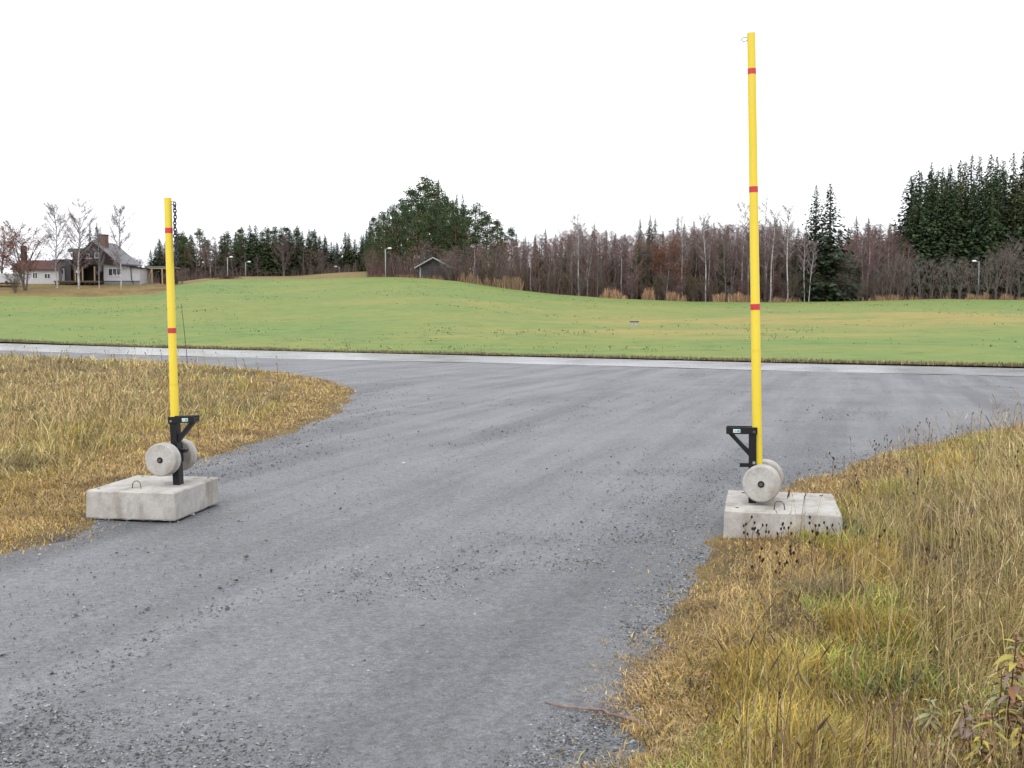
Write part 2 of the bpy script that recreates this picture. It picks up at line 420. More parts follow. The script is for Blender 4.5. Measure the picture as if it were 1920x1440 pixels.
# ------------------------------------------------------------------ ground, gravel yard, road, field
def sinh_axis(lo, hi, c, n, k, s=None):
    t = np.linspace(-1, 1, n)
    neg, pos = c - lo, hi - c
    return np.where(t < 0, c - neg * np.sinh(-t * k) / np.sinh(k), c + pos * np.sinh(t * k) / np.sinh(k))
def grid_mesh(name, X, Y, Z, mats, keep=None, mat_of=None, col=None):
    ny, nx = X.shape
    V = np.stack([X, Y, Z], -1).reshape(-1, 3)
    i = (np.arange(ny - 1)[:, None] * nx + np.arange(nx - 1)[None]).ravel()
    q = np.stack([i, i + 1, i + nx + 1, i + nx], -1)
    if keep is not None: q = q[keep(V[q].mean(1))]
    used = np.unique(q); remap = -np.ones(len(V), int); remap[used] = np.arange(len(used))
    qm = mat_of(V[q].mean(1)) if mat_of else None
    return make_mesh(name, V[used], remap[q], None, mats, smooth_shade=True, qmat=qm, col=None if col is None else np.repeat(col.reshape(-1, 1), 3, 1)[used])

xs = sinh_axis(-800, 800, 0.5, 420, 7.2); ys = sinh_axis(-30, 1500, 6.0, 400, 7.4)
X, Y = np.meshgrid(xs, ys)
Z = terrain(X, Y)
U = X / np.maximum(Y, 1)
in_field = smooth(0, 3, Y - far_y(X)) * smooth(0, 6, edge_d(U) + 2 - Y)
Z = Z - 0.7 * np.where(Y > 20, in_field, 0)
on_road = (Y > near_y(X) + 1.5) & (Y < far_y(X) + 0.6)
Z = np.where(on_road, -0.25, Z)
g = link('ground', grid_mesh('ground', X, Y, Z, [M_SOIL, M_FAR], None, lambda c: (c[:, 1] > 90).astype(int)))
tag(g, 'rough earth with dead grass under the verges and the wood', None, None, 'structure')

xs = sinh_axis(-45, 62, 1.0, 330, 3.6); ys = sinh_axis(-8, 62, 5.0, 330, 3.2)
X, Y = np.meshgrid(xs, ys)
ca, sa = math.cos(R(17)), math.sin(R(17))
across, along = X * ca - Y * sa, X * sa + Y * ca
Z = 0.022 * vnoise(across, along / 7, 0.8, 6) + 0.03 * vnoise(X, Y, 2.6, 7) + 0.008 * vnoise(X, Y, 0.22, 8)
Z *= smooth(0, 2, near_y(X) - Y + 1.5)
LOOSE = np.maximum(smooth(-1.5, -.2, sdist(X, Y, LEFT_POLY) + .8 * vnoise(X, Y, 1.1, 3)), smooth(-.9, -.1, sdist(X, Y, RIGHT_POLY) + .6 * vnoise(X, Y, .8, 3)))
LOOSE = np.clip(LOOSE * smooth(30, 10, Y) + .8 * smooth(.08, .34, vnoise(across, along / 7, .8, 6) + .35 * vnoise(X, Y, .5, 9)), 0, 1)
gr = link('gravel_road', grid_mesh('gravel_road', X, Y, Z, [M_GRAVEL], lambda c: c[:, 1] < near_y(c[:, 0]) + 2.5, col=LOOSE))
tag(gr, 'grey compacted gravel track widening to a junction', None, None, 'structure')
def gravel_z(x, y): return 0.0

tt = np.linspace(0, 1, 160)
def along_line(L):
    s = np.concatenate([[0], np.cumsum(np.hypot(*np.diff(L, axis=0).T))]); s /= s[-1]
    return np.stack([np.interp(tt, s, L[:, 0]), np.interp(tt, s, L[:, 1])], -1)
A, B = along_line(NEAR), along_line(FAR)
w = np.linspace(0, 1, 9)[None, :, None]
P = A[:, None] * (1 - w) + B[:, None] * w
Zr = 0.009 + 0.03 * (1 - (2 * w[..., 0] - 1) ** 2) + np.zeros(P.shape[:2])
rd = link('asphalt_road', grid_mesh('asphalt_road', P[..., 0], P[..., 1], Zr, [M_ASPHALT]))
tag(rd, 'pale wet asphalt road crossing behind the gravel', None, None, 'structure')

us = np.linspace(-0.74, 0.74, 300); tv = np.linspace(0, 1, 150) ** 1.25
UU, VV = np.meshgrid(us, tv)
D0 = 47.6 / (1 + 0.70 * UU) ; D1 = edge_d(UU)
for _ in range(6):  # start exactly at the asphalt's far edge
    D0 = 0.5 * D0 + 0.5 * far_y(UU * D0)
Yf = D0 + 0.35 + (D1 - D0) * VV + 1.5 * VV * vnoise(UU * 60, UU * 0, 3, 9)
Xf = UU * Yf
Zf = terrain_far(Xf, Yf) + 0.04
def spot(x0, y0, rx, ry): return np.exp(-((Xf - x0) / rx) ** 2 - ((Yf - y0) / ry) ** 2)
DRY = 1.25 * spot(36, 92, 30, 16) + .7 * spot(12, 70, 16, 4) + .35 * spot(-6, 118, 26, 9) + .22 * spot(-30, 150, 26, 14) + .55 * spot(20, 130, 14, 6) + .5 * spot(8, 62, 20, 3)
DRY = np.clip(DRY * (.75 + 1.1 * vnoise(Xf, Yf, 6, 5) + .7 * vnoise(Xf, Yf, 2, 7)), 0, .75)
fl = link('field', grid_mesh('field', Xf, Yf, Zf, [M_FIELD], col=DRY))
tag(fl, 'rolling green meadow rising to the wood', None, None, 'structure')

# ------------------------------------------------------------------ the two chain barriers
def ring(mb, c, ax1, ax2, ra, rb, r, n=14, k=6):
    c, ax1, ax2 = (np.array(a, float) for a in (c, ax1, ax2))
    nrm = np.cross(ax1, ax2); V = []
    for i in range(n):
        th = 2 * math.pi * i / n
        p = c + ax1 * ra * math.cos(th) + ax2 * rb * math.sin(th)
        o = ax1 * math.cos(th) + ax2 * math.sin(th)
        for j in range(k):
            ph = 2 * math.pi * j / k
            V.append(p + r * (math.cos(ph) * o + math.sin(ph) * nrm))
    mb.add(V, [(i * k + j, i * k + (j + 1) % k, ((i + 1) % n) * k + (j + 1) % k, ((i + 1) % n) * k + j) for i in range(n) for j in range(k)])
    return mb

BLOCK_H = 0.242
def worn_block(w, d, h, seed):
    """cast block: bevelled, corners knocked a little out of true"""
    r = np.random.default_rng(seed)
    xs_ = np.concatenate([[-w / 2, -w / 2 + 0.012], np.linspace(-w / 2 + .1, w / 2 - .1, 14), [w / 2 - .012, w / 2]])
    ys_ = np.concatenate([[-d / 2, -d / 2 + 0.012], np.linspace(-d / 2 + .1, d / 2 - .1, 14), [d / 2 - .012, d / 2]])
    zs_ = np.array([0, 0.012, 0.09, 0.15, h - 0.012, h])
    pts, idx = [], {}
    def vid(i, j, k):
        if (i, j, k) not in idx:
            x, y, z = xs_[i], ys_[j], zs_[k]
            ex = (i in (0, len(xs_) - 1)) + (j in (0, len(ys_) - 1)) + (k in (0, len(zs_) - 1))
            pull = {1: 0, 2: 0.006, 3: 0.014}[ex]
            x -= math.copysign(pull if i in (0, len(xs_) - 1) else 0, x); y -= math.copysign(pull if j in (0, len(ys_) - 1) else 0, y)
            if k == len(zs_) - 1: z -= pull * 0.7
            x -= math.copysign(0.007 * z / h, x); y -= math.copysign(0.007 * z / h, y)
            pts.append((x + r.normal(0, .0012), y + r.normal(0, .0012), z + r.normal(0, .0015))); idx[(i, j, k)] = len(pts) - 1
        return idx[(i, j, k)]
    q = []
    nx, ny, nz = len(xs_), len(ys_), len(zs_)
    for i in range(nx - 1):
        for j in range(ny - 1):
            q.append([vid(i, j, nz - 1), vid(i + 1, j, nz - 1), vid(i + 1, j + 1, nz - 1), vid(i, j + 1, nz - 1)])
            q.append([vid(i, j, 0), vid(i, j + 1, 0), vid(i + 1, j + 1, 0), vid(i + 1, j, 0)])
    for k in range(nz - 1):
        for i in range(nx - 1):
            q.append([vid(i, 0, k), vid(i + 1, 0, k), vid(i + 1, 0, k + 1), vid(i, 0, k + 1)])
            q.append([vid(i + 1, ny - 1, k), vid(i, ny - 1, k), vid(i, ny - 1, k + 1), vid(i + 1, ny - 1, k + 1)])
        for j in range(ny - 1):
            q.append([vid(nx - 1, j, k), vid(nx - 1, j + 1, k), vid(nx - 1, j + 1, k + 1), vid(nx - 1, j, k + 1)])
            q.append([vid(0, j + 1, k), vid(0, j, k), vid(0, j, k + 1), vid(0, j + 1, k + 1)])
    return make_mesh('concrete_base', pts, q, None, [M_CONCRETE], smooth_shade=False)

def disc_mesh(rad, th, seed):
    """cast counterweight: axis along local y, soft rim, raised centre ring"""
    r = np.random.default_rng(seed); n = 40
    prof = [(0.0, -th / 2), (0.09, -th / 2), (rad - .012, -th / 2 - .001), (rad - .002, -th / 2 + .008), (rad, 0), (rad - .002, th / 2 - .008), (rad - .012, th / 2), (0.09, th / 2), (0.0, th / 2)]
    V = [(0, prof[0][1], 0)]
    for a, y in prof[1:-1]:
        for j in range(n):
            t = 2 * math.pi * j / n; a2 = a * (1 + r.normal(0, .004))
            V.append((a2 * math.cos(t), y + r.normal(0, .0006), a2 * math.sin(t)))
    V.append((0, prof[-1][1], 0)); m = len(prof) - 2
    q = [(1 + i * n + j, 1 + (i + 1) * n + j, 1 + (i + 1) * n + (j + 1) % n, 1 + i * n + (j + 1) % n) for i in range(m - 1) for j in range(n)]
    t = [(0, 1 + j, 1 + (j + 1) % n) for j in range(n)] + [(len(V) - 1, 1 + (m - 1) * n + (j + 1) % n, 1 + (m - 1) * n + j) for j in range(n)]
    return make_mesh('counterweight', V, q, t, [M_CONCRETE], smooth_shade=False)

def barrier(label, centre, rz, axle_turn, size, post_xy, lean, o, axle_front, boom_top, boom_foot, bands, loops, holes, chain, seed):
    """o = +1 / -1: side of the opening along local x"""
    root = empty('chain_barrier', (centre[0], centre[1], 0.0), rz)
    tag(root, label, 'barrier', 'yellow chain barriers on concrete blocks')
    Mi = (Matrix.Translation((centre[0], centre[1], 0)) @ Matrix.Rotation(rz, 4, 'Z')).inverted()
    L = lambda p: Mi @ Vector(p)
    bs = link('concrete_base', worn_block(size[0], size[1], BLOCK_H, seed), root)
    for hx, hy in holes:
        MB().tube([(hx, hy, BLOCK_H - .02), (hx, hy, BLOCK_H + .0015)], 0.014, 10).build('bolt_hole', M_HOLE, bs)
    for (lx, ly, ang, tilt) in loops:
        pts = [Vector((-.042, 0, -.03)), Vector((-.036, 0, .045)), Vector((-.02, 0, .062)), Vector((.0, 0, .066)), Vector((.02, 0, .06)), Vector((.034, 0, .042)), Vector((.045, 0, -.03))]
        rot = Matrix.Rotation(ang, 3, 'Z') @ Matrix.Rotation(tilt, 3, 'X')
        MB().tube([rot @ p + Vector((lx, ly, BLOCK_H)) for p in pts], 0.0042, 6).build('lifting_loop', M_RUST, bs, smooth_shade=True)
    P = L((post_xy[0], post_xy[1], BLOCK_H)); PH = 0.60
    # post, leaning a little; frame: x local towards the opening
    pm = empty_mesh_frame = Matrix.Translation(P) @ Matrix.Rotation(lean, 4, 'Y')
    def place(mb, name, mat, parent, bevel=0.003):
        o_ = link(name, mb.mesh(name, mat, M=pm), parent)
        if bevel:
            b = o_.modifiers.new('bevel', 'BEVEL'); b.width = bevel; b.segments = 2; b.limit_method = 'ANGLE'; b.angle_limit = R(40)
        return o_
    post = place(MB().box(-.030, .030, -.045, .045, -.01, PH), 'post', M_BLACK, root)
    place(MB().tube([(0.012 * -o, -.046, PH - .03), (0.012 * -o, -.056, PH - .03)], 0.011, 8), 'bolt', M_STEEL, post, 0)
    place(MB().tube([(0.012 * -o, -.046, .325), (0.012 * -o, -.058, .325)], 0.012, 8), 'bolt', M_STEEL, post, 0)
    # open channel that carries the lowered boom
    x0, x1 = sorted((-o * .038, o * .205))
    arm = MB().box(x0, x1, -.056, -.048, PH - .048, PH + .008)
    arm.box(x0, x1, .048, .056, PH - .048, PH + .008)
    arm.box(x0, x1, -.0475, .0475, PH - .046, PH - .038)
    cr = place(arm, 'cradle', M_BLACK, root, 0.002)
    xe0, xe1 = sorted((o * .197, o * .204))
    place(MB().box(xe0, xe1, -.0475, .0475, PH - .037, PH - .004), 'end_plate', M_BLACK, cr, 0)
    br = MB()
    y0, y1 = -.03, .03
    a0, a1, b0, b1 = o * .150, o * .192, o * .029, o * .029
    br.prism([(a0, PH - .047), (a1, PH - .047), (b1, PH - .225), (b0, PH - .175)], y0, y1)
    place(br, 'brace', M_BLACK, root, 0.002)
    tx0, tx1 = sorted((o * .028, o * .10))
    place(MB().box(tx0, tx1, -.028, .028, .285, .318), 'lower_stop', M_BLACK, root, 0.003)
    lx = sorted((o * .095, o * .150))
    lb = place(MB().box(lx[0], lx[1], -.0585, -.0562, PH - .036, PH - .008), 'label_plate', M_LABEL, cr, 0)
    xm = lx[0] * .45 + lx[1] * .55
    place(MB().box(xm, lx[1] - .004, -.0597, -.0586, PH - .031, PH - .013), 'label_print', M_TEAL, lb, 0)
    place(MB().box(lx[0] + .005, xm - .004, -.0597, -.0586, PH - .026, PH - .019), 'label_print', M_TEAL, lb, 0)
    # boom
    f, t = L(boom_foot), L(boom_top)
    d = (t - f); ln = d.length; d.normalize()
    at = lambda s: f + d * s
    boom = MB().tube([at(0), at(ln * .30), at(ln * .302), at(ln)], [.038, .0375, .0365, .0325], 24)
    bo = boom.build('boom', M_YELLOW, root, smooth_shade=True)
    em = bo.modifiers.new('edge', 'EDGE_SPLIT'); em.split_angle = R(50)
    MB().tube([at(ln * .297), at(ln * .3025)], .0383, 24, False).build('joint_collar', M_YELLOW, bo, smooth_shade=True)
    for s0, s1 in bands:
        rr = lambda s: .0375 + (.0325 - .0375) * (s / ln - .3) / .7 if s / ln > .3 else .0378
        MB().tube([at(s0), at(s1)], [rr(s0) + .0009, rr(s1) + .0009], 24, False).build('red_band', M_RED, bo, smooth_shade=True)
    side = Vector((o, 0, 0)); c = at(ln - .045) + side * .052
    e = MB(); ring(e, c, (o, 0, 0), (0, 0, 1), .024, .015, .0042); e.build('eyelet', M_STEEL, bo, smooth_shade=True)
    # counterweights on an axle through the foot of the boom
    AF = L(axle_front)
    ad = Vector((math.sin(axle_turn), math.cos(axle_turn), 0))
    for k, (yy, sd) in enumerate(((0.055, seed + 5), (0.365, seed + 9))):
        w_ = link('counterweight', disc_mesh(.147, .11, sd), root, AF + ad * yy, (0, random.uniform(0, 6), -axle_turn))
        w_.rotation_euler = (Matrix.Rotation(-axle_turn, 3, 'Z') @ Matrix.Rotation(random.uniform(0, 6), 3, 'Y')).to_euler()
    ax = MB().tube([AF + ad * (-.012), AF + ad * (.43)], .014, 10).build('axle', M_RUST, root)
    MB().tube([AF + ad * (-.006), AF + ad * (-.0015)], .026, 14).build('washer', M_BLACK, ax)
    MB().tube([AF + ad * (.12), AF + ad * (.30)], .034, 14).build('hub', M_BLACK, ax)
    cl = MB()
    fx, fy, fz = f
    cl.hexa([(fx - .05, fy - .05, AF[2] - .05), (fx + .05, fy - .05, AF[2] - .05), (fx + .05, fy + .05, AF[2] - .05), (fx - .05, fy + .05, AF[2] - .05),
             (fx - .042, fy - .042, AF[2] + .10), (fx + .042, fy - .042, AF[2] + .10), (fx + .042, fy + .042, AF[2] + .125), (fx - .042, fy + .042, AF[2] + .125)])
    cl.build('boom_socket', M_BLACK, root, bevel=.003)
    if chain:
        lk = MB(); ring(lk, (0, 0, 0), (1, 0, 0), (0, 0, 1), .0135, .0200, .0055, 12, 6)
        lm = lk.mesh('link', M_CHAIN, True)
        top = at(ln - .058) + side * .062
        ch = link('link', lm, root, top); ch.name = 'chain'
        for k in range(1, 19):
            p = Vector((random.uniform(-.002, .002) + o * (0.012 * smooth(8, 18, k)), .004 * math.sin(k * .5), -.0275 * k))
            link('link', lm, ch, p, (0, random.uniform(-.12, .12), (k % 2) * R(90) + random.uniform(-.2, .2)))
    return root

def band_list(foot, top, pys, px_f, Y):
    """heights of the bands along the boom"""
    out = []; f, t = Vector(foot), Vector(top)
    for a, b in pys:
        za, zb = pt(px_f, b, Y).z, pt(px_f, a, Y).z
        k = (t - f).length / (t.z - f.z)
        out.append(((za - f.z) * k, (zb - f.z) * k))
    return out

YR = 8.17
topR, footR = pt(1408.5, 62, YR), pt(1421, 905, YR)
barrier('tall yellow barrier boom with three red bands beside the weedy verge', (2.165, 8.165), R(-13.5), R(5), (0.88, 0.985), (1.928, 8.14), R(-0.6), -1,
        pt(1427, 908, 7.96), topR, footR, band_list(footR, topR, [(129, 139.5), (350, 361), (570, 581)], 1412, YR),
        [(-.02, -.37, R(0), R(-8)), (.06, .20, R(80), R(10))], [(-.34, -.36), (.33, .37), (-.30, .36), (.34, -.38)], False, 3)
YL = 9.12
topL, footL = pt(314.5, 371, YL), pt(330.5, 868, YL)
barrier('shorter yellow barrier boom with two red bands and dark hanging chain', (-3.195, 9.09), R(-8), R(1), (0.82, 0.90), (-2.965, 9.03), R(-2.2), 1,
        pt(300, 863, 8.86), topL, footL, band_list(footL, topL, [(427.5, 437.5), (615, 624.5)], 319, YL),
        [(-.02, -.29, R(0), R(-6))], [(-.33, -.36), (.33, .38), (-.32, .38)], True, 4)

# ------------------------------------------------------------------ tree kinds
def strips(P0, P1, w, r):
    """thin flat strips from P0 to P1"""
    d = P1 - P0; s = r.normal(size=d.shape); s = np.cross(d, s); s /= (np.linalg.norm(s, axis=1, keepdims=True) + 1e-9)
    w = np.asarray(w)[:, None] if np.ndim(w) else w
    V = np.stack([P0 - s * w, P0 + s * w, P1 + s * w * .45, P1 - s * w * .45], 1).reshape(-1, 3)
    return V, np.arange(len(V)).reshape(-1, 4)
def spruce(seed, H=20.0, Rr=2.6, low=0.03, gappy=0.0, tone=(0.036, 0.060, 0.032), nb=620):
    r = np.random.default_rng(seed)
    Vs, cs = [], []
    wave = r.uniform(0, 6.28, 3)
    for b in range(nb):
        f = low + (1 - low) * (1 - (1 - (b + r.random()) / nb) ** 0.80)
        f = min(f, .992)
        if r.random() < gappy * (1.2 - f): continue
        a = b * 2.39996 + r.normal(0, .4)
        prof = (1 - f) ** .80 * (1 + .14 * math.sin(f * 31 + wave[0]) + .10 * math.sin(f * 17 + wave[1] + 2 * a))
        ln = max(.05, Rr * prof * r.uniform(.62, 1.12)) * (1.0 if f > .10 else .80 + 2 * f)
        z0 = f * H
        droop = -0.42 * ln * (1.1 - f) * r.uniform(.6, 1.4) + (0.30 * ln if f > .85 else 0)
        m = max(2, int(ln / 0.40)); s = (np.arange(m) + r.uniform(.1, 1.0, m)) / m
        c, sn = math.cos(a), math.sin(a)
        px = c * ln * s; py = sn * ln * s; pz = z0 + droop * s ** 1.1 + .12 * ln * s ** 3
        tone_b = np.array(tone) * r.uniform(.75, 1.25) * np.array([r.uniform(.9, 1.2), 1, r.uniform(.9, 1.1)])
        for k in range(2):
            L = r.uniform(.40, .80, m) * (0.20 + .85 * (1 - f) ** .7)
            aa = a + r.normal(0, .7, m)
            dz = -r.uniform(.25, 1.0, m) * L
            A = np.stack([px, py, pz + r.normal(0, .08, m)], 1)
            T = A + np.stack([np.cos(aa) * L * .8, np.sin(aa) * L * .8, dz], 1)
            sd = np.stack([-np.sin(aa), np.cos(aa), r.normal(0, .5, m)], 1) * (L * r.uniform(.22, .38, m))[:, None]
            Vs.append(np.stack([A - sd * .5, (A + T) / 2 - sd - [0, 0, .06], T, (A + T) / 2 + sd], 1).reshape(-1, 3))
            cs.append(np.repeat(tone_b[None] * r.uniform(.7, 1.3, m)[:, None], 4, 0))
    V = np.concatenate(Vs); C = np.concatenate(cs)
    crown = make_mesh('crown', V, np.arange(len(V)).reshape(-1, 4), None, [M_NEEDLE], C)
    trunk = MB().tube([(0, 0, -.6), (0, 0, H * .3), (0.05, 0, H * .7), (0, 0, H)], [.24, .18, .07, .008], 6).mesh('trunk', M_BARK, True)
    return trunk, crown, H
def pine(seed, H=18.0, Rr=4.2, low=0.22, tone=(0.046, 0.074, 0.038)):
    r = np.random.default_rng(seed)
    Vs, cs = [], []; tb = MB()
    pts = [(0, 0, -.6)]; x = y = 0
    for i in range(1, 7):
        x += r.normal(0, .14); y += r.normal(0, .14); pts.append((x, y, H * .97 * i / 6))
    tb.tube(pts, [.30, .27, .23, .19, .14, .09, .03], 7)
    nc = 70
    for i in range(nc):
        f = low + (1 - low) * (i + .5) / nc
        prof = math.sin(math.pi * min(1, (f - low) / (1 - low) * .62 + .34)) ** .8
        a = i * 2.4 + r.normal(0, .4); rr = Rr * prof * r.uniform(.35, 1.05) * (1 if f < .93 else .45)
        c = np.array([rr * math.cos(a), rr * math.sin(a), f * H + r.normal(0, .25)])
        base_ = np.array([0, 0, max(.1, f - .07 * rr / Rr - .02) * H])
        tb.tube([base_, (base_ + c) / 2 + [0, 0, .1], c - [0, 0, .15]], [.06, .045, .02], 4, False)
        n = 64
        sc = r.uniform(.75, 1.35)
        q = r.normal(size=(n, 3)); q /= np.linalg.norm(q, axis=1, keepdims=True)
        q = q * r.uniform(.45, 1, (n, 1)) * np.array([1.05, 1.05, .52]) * sc
        A = c + q
        d = q * .5 + np.array([0, 0, .35]) + r.normal(0, .35, (n, 3)); d /= np.linalg.norm(d, axis=1, keepdims=True)
        L = r.uniform(.20, .40, n)[:, None]
        s = np.cross(d, r.normal(size=(n, 3))); s /= np.linalg.norm(s, axis=1, keepdims=True); s *= L * .38
        Vs.append(np.stack([A - s * .4, A + d * L * .6 - s, A + d * L, A + d * L * .6 + s], 1).reshape(-1, 3))
        sh = r.uniform(.7, 1.3, n) * r.uniform(.75, 1.3)
        cs.append(np.repeat(np.array(tone)[None] * sh[:, None], 4, 0))
    V = np.concatenate(Vs); C = np.concatenate(cs)
    crown = make_mesh('crown', V, np.arange(len(V)).reshape(-1, 4), None, [M_PINE], C)
    return tb.mesh('trunk', M_PBARK, True), crown, H
def bare(seed, H=14.0, Rr=2.4, low=0.28, stems=1, tone=(0.115, 0.082, 0.085), bark=None, limbs=26, dense=1.0, leaves=0, leafcol=None, bark_r=.11, spread=0.10, tw=1.0):
    r = np.random.default_rng(seed); bark = bark or M_BIRCH
    tb = MB(); segs0, segs1, ws = [], [], []; ends = []
    for st in range(stems):
        a = r.uniform(0, 6.28); sp = spread * H * (r.uniform(.4, 1) if stems > 1 else r.uniform(0, .6))
        hh = H * (1 if st == 0 else r.uniform(.7, .98)); n = 7
        ph = r.uniform(0, 6.28)
        P = np.array([[sp * (i / n) ** 1.2 * math.cos(a) + .10 * math.sin(i * 1.3 + ph), sp * (i / n) ** 1.2 * math.sin(a) + .10 * math.cos(i * 1.1 + ph), -.5 + (hh + .5) * i / n] for i in range(n + 1)])
        rad = bark_r * (1 - np.linspace(0, 1, n + 1)) ** .8 + .012
        tb.tube(P, rad, 6, False)
        nlb = max(4, limbs // stems)
        for i in range(nlb):
            f = low + (0.97 - low) * (i + r.random()) / nlb
            z = f * hh; k = np.clip((z + .5) / (hh + .5) * n, 0, n - .01); ki = int(k)
            b0 = P[ki] + (P[ki + 1] - P[ki]) * (k - ki)
            g = (f - low) / (1 - low)
            reach = Rr * (math.sin(math.pi * min(1, .18 + g * .80)) ** .7) * r.uniform(.6, 1.1)
            az = r.uniform(0, 6.28); up = reach * r.uniform(.9, 1.7)
            e = b0 + np.array([reach * math.cos(az), reach * math.sin(az), min(up, hh * 1.02 - z + .3)])
            m = b0 * .5 + e * .5 + np.array([0, 0, -.10 * reach]) + r.normal(0, .08, 3)
            for (p, q, w0) in ((b0, m, .032), (m, e, .020)):
                segs0.append(p); segs1.append(q); ws.append(w0 * tw)
            ns = int(9 * dense)
            for j in range(ns):
                t = r.uniform(.2, 1); p = b0 + (m - b0) * (t * 2) if t < .5 else m + (e - m) * (t * 2 - 1)
                l = reach * r.uniform(.22, .5); az2 = az + r.normal(0, .9)
                q = p + np.array([l * math.cos(az2) * .8, l * math.sin(az2) * .8, l * r.uniform(.1, 1.0)])
                segs0.append(p); segs1.append(q); ws.append(.012 * tw)
                for kx in range(int(6 * dense)):
                    t2 = r.uniform(.1, 1); p2 = p + (q - p) * t2
                    l2 = r.uniform(.25, .75); dd = r.normal(0, .6, 3) + np.array([.5 * math.cos(az2), .5 * math.sin(az2), .35])
                    dd /= np.linalg.norm(dd)
                    segs0.append(p2); segs1.append(p2 + dd * l2); ws.append(.0075 * tw); ends.append(p2 + dd * l2)
    V, Q = strips(np.array(segs0), np.array(segs1), np.array(ws), r)
    C = np.repeat(np.array(tone)[None] * r.uniform(.6, 1.35, (len(Q), 1)), 4, 0)
    if leaves:
        E = np.array(ends)[r.integers(0, len(ends), leaves)] + r.normal(0, .1, (leaves, 3))
        d = r.normal(size=(leaves, 3)); d /= np.linalg.norm(d, axis=1, keepdims=True)
        V2, Q2 = strips(E, E + d * r.uniform(.10, .2, (leaves, 1)), np.full(leaves, .06), r)
        C2 = np.repeat(np.array(leafcol)[None] * r.uniform(.5, 1.4, (leaves, 1)), 4, 0)
        Q = np.concatenate([Q, Q2 + len(V)]); V = np.concatenate([V, V2]); C = np.concatenate([C, C2])
    crown = make_mesh('crown', V, Q, None, [M_TWIG], C)
    return tb.mesh('trunk', bark, True), crown, H

PURPLE, GREYB, WARM, PALE = (0.165, 0.120, 0.118), (0.155, 0.136, 0.124), (0.190, 0.130, 0.110), (0.24, 0.215, 0.225)
KIND = {
    'spruce': [spruce(1, Rr=2.9), spruce(2, Rr=2.5), spruce(3, Rr=3.2), spruce(4, Rr=2.7, low=.08, gappy=.2), spruce(5, Rr=3.5, low=.01), spruce(6, Rr=2.6, gappy=.3, tone=(.040, .058, .030)), spruce(7, Rr=3.0, tone=(.030, .052, .032))],
    'wild_spruce': [spruce(21, Rr=3.0, gappy=.30, tone=(.034, .052, .032)), spruce(22, Rr=3.3, gappy=.28, tone=(.033, .050, .031))],
    'pine': [pine(1), pine(2, Rr=3.6, low=.30), pine(3, Rr=4.8, low=.15), pine(4, Rr=3.9, low=.38)],
    'birch': [bare(31, tone=PURPLE, bark=M_DULLBIRCH, low=.16, limbs=32), bare(32, tone=PURPLE, Rr=2.0, low=.35, dense=1.2), bare(33, tone=PURPLE, Rr=2.7, low=.14, bark=M_GREYBARK, limbs=34, dense=1.2), bare(34, tone=PURPLE, stems=2, limbs=34, low=.18, bark=M_DULLBIRCH), bare(35, tone=WARM, Rr=2.2, low=.15, bark=M_GREYBARK, limbs=34, dense=1.2), bare(36, tone=GREYB, Rr=2.1, low=.2, bark=M_GREYBARK, limbs=32), bare(37, tone=PURPLE, Rr=2.5, low=.12, stems=3, limbs=40, bark=M_GREYBARK, spread=.14)],
    'tall_birch': [bare(41, H=18, tone=PALE, Rr=2.2, low=.42, limbs=30, bark_r=.16, dense=1.1, tw=1.9), bare(42, H=18, tone=PALE, Rr=2.6, low=.36, limbs=30, stems=2, bark_r=.15, dense=1.1, tw=1.9)],
    'garden_birch': [bare(46, H=14, tone=(.20, .185, .20), Rr=3.0, low=.16, limbs=52, bark_r=.15, dense=1.1, tw=2.1), bare(47, H=14, tone=(.20, .185, .20), Rr=3.0, low=.20, limbs=52, stems=2, bark_r=.13, dense=1.1, tw=2.1)],
    'shrub': [bare(51, H=6, Rr=1.8, low=.08, stems=7, tone=GREYB, bark=M_GREYBARK, limbs=56, bark_r=.05, spread=.28), bare(52, H=6, Rr=1.6, low=.1, stems=6, tone=PURPLE, bark=M_GREYBARK, limbs=54, bark_r=.05, spread=.22), bare(53, H=6, Rr=1.9, low=.06, stems=8, tone=(.11, .10, .065), bark=M_GREYBARK, limbs=60, bark_r=.045, spread=.3)],
    'thin_shrub': [bare(81, H=6, Rr=1.5, low=.12, stems=6, tone=(.17, .155, .145), bark=M_GREYBARK, limbs=34, bark_r=.05, spread=.22, dense=.7), bare(82, H=6, Rr=1.4, low=.15, stems=5, tone=(.16, .135, .13), bark=M_GREYBARK, limbs=30, bark_r=.05, spread=.2, dense=.7)],
    'big_bare': [bare(56, H=12, Rr=3.8, low=.12, stems=5, tone=(.115, .092, .092), bark=M_GREYBARK, limbs=70, bark_r=.12, spread=.2, tw=1.3)],
    'rowan': [bare(61, H=10, Rr=3.2, low=.18, stems=4, tone=(.12, .095, .085), bark=M_GREYBARK, limbs=52, bark_r=.10, spread=.18, dense=1.0, tw=1.8, leaves=900, leafcol=(.26, .085, .05))],
    'rust_tree': [bare(66, H=9, Rr=2.6, low=.25, stems=2, tone=(.12, .07, .05), bark=M_GREYBARK, limbs=40, bark_r=.08, leaves=800, leafcol=(.21, .085, .045))],
}
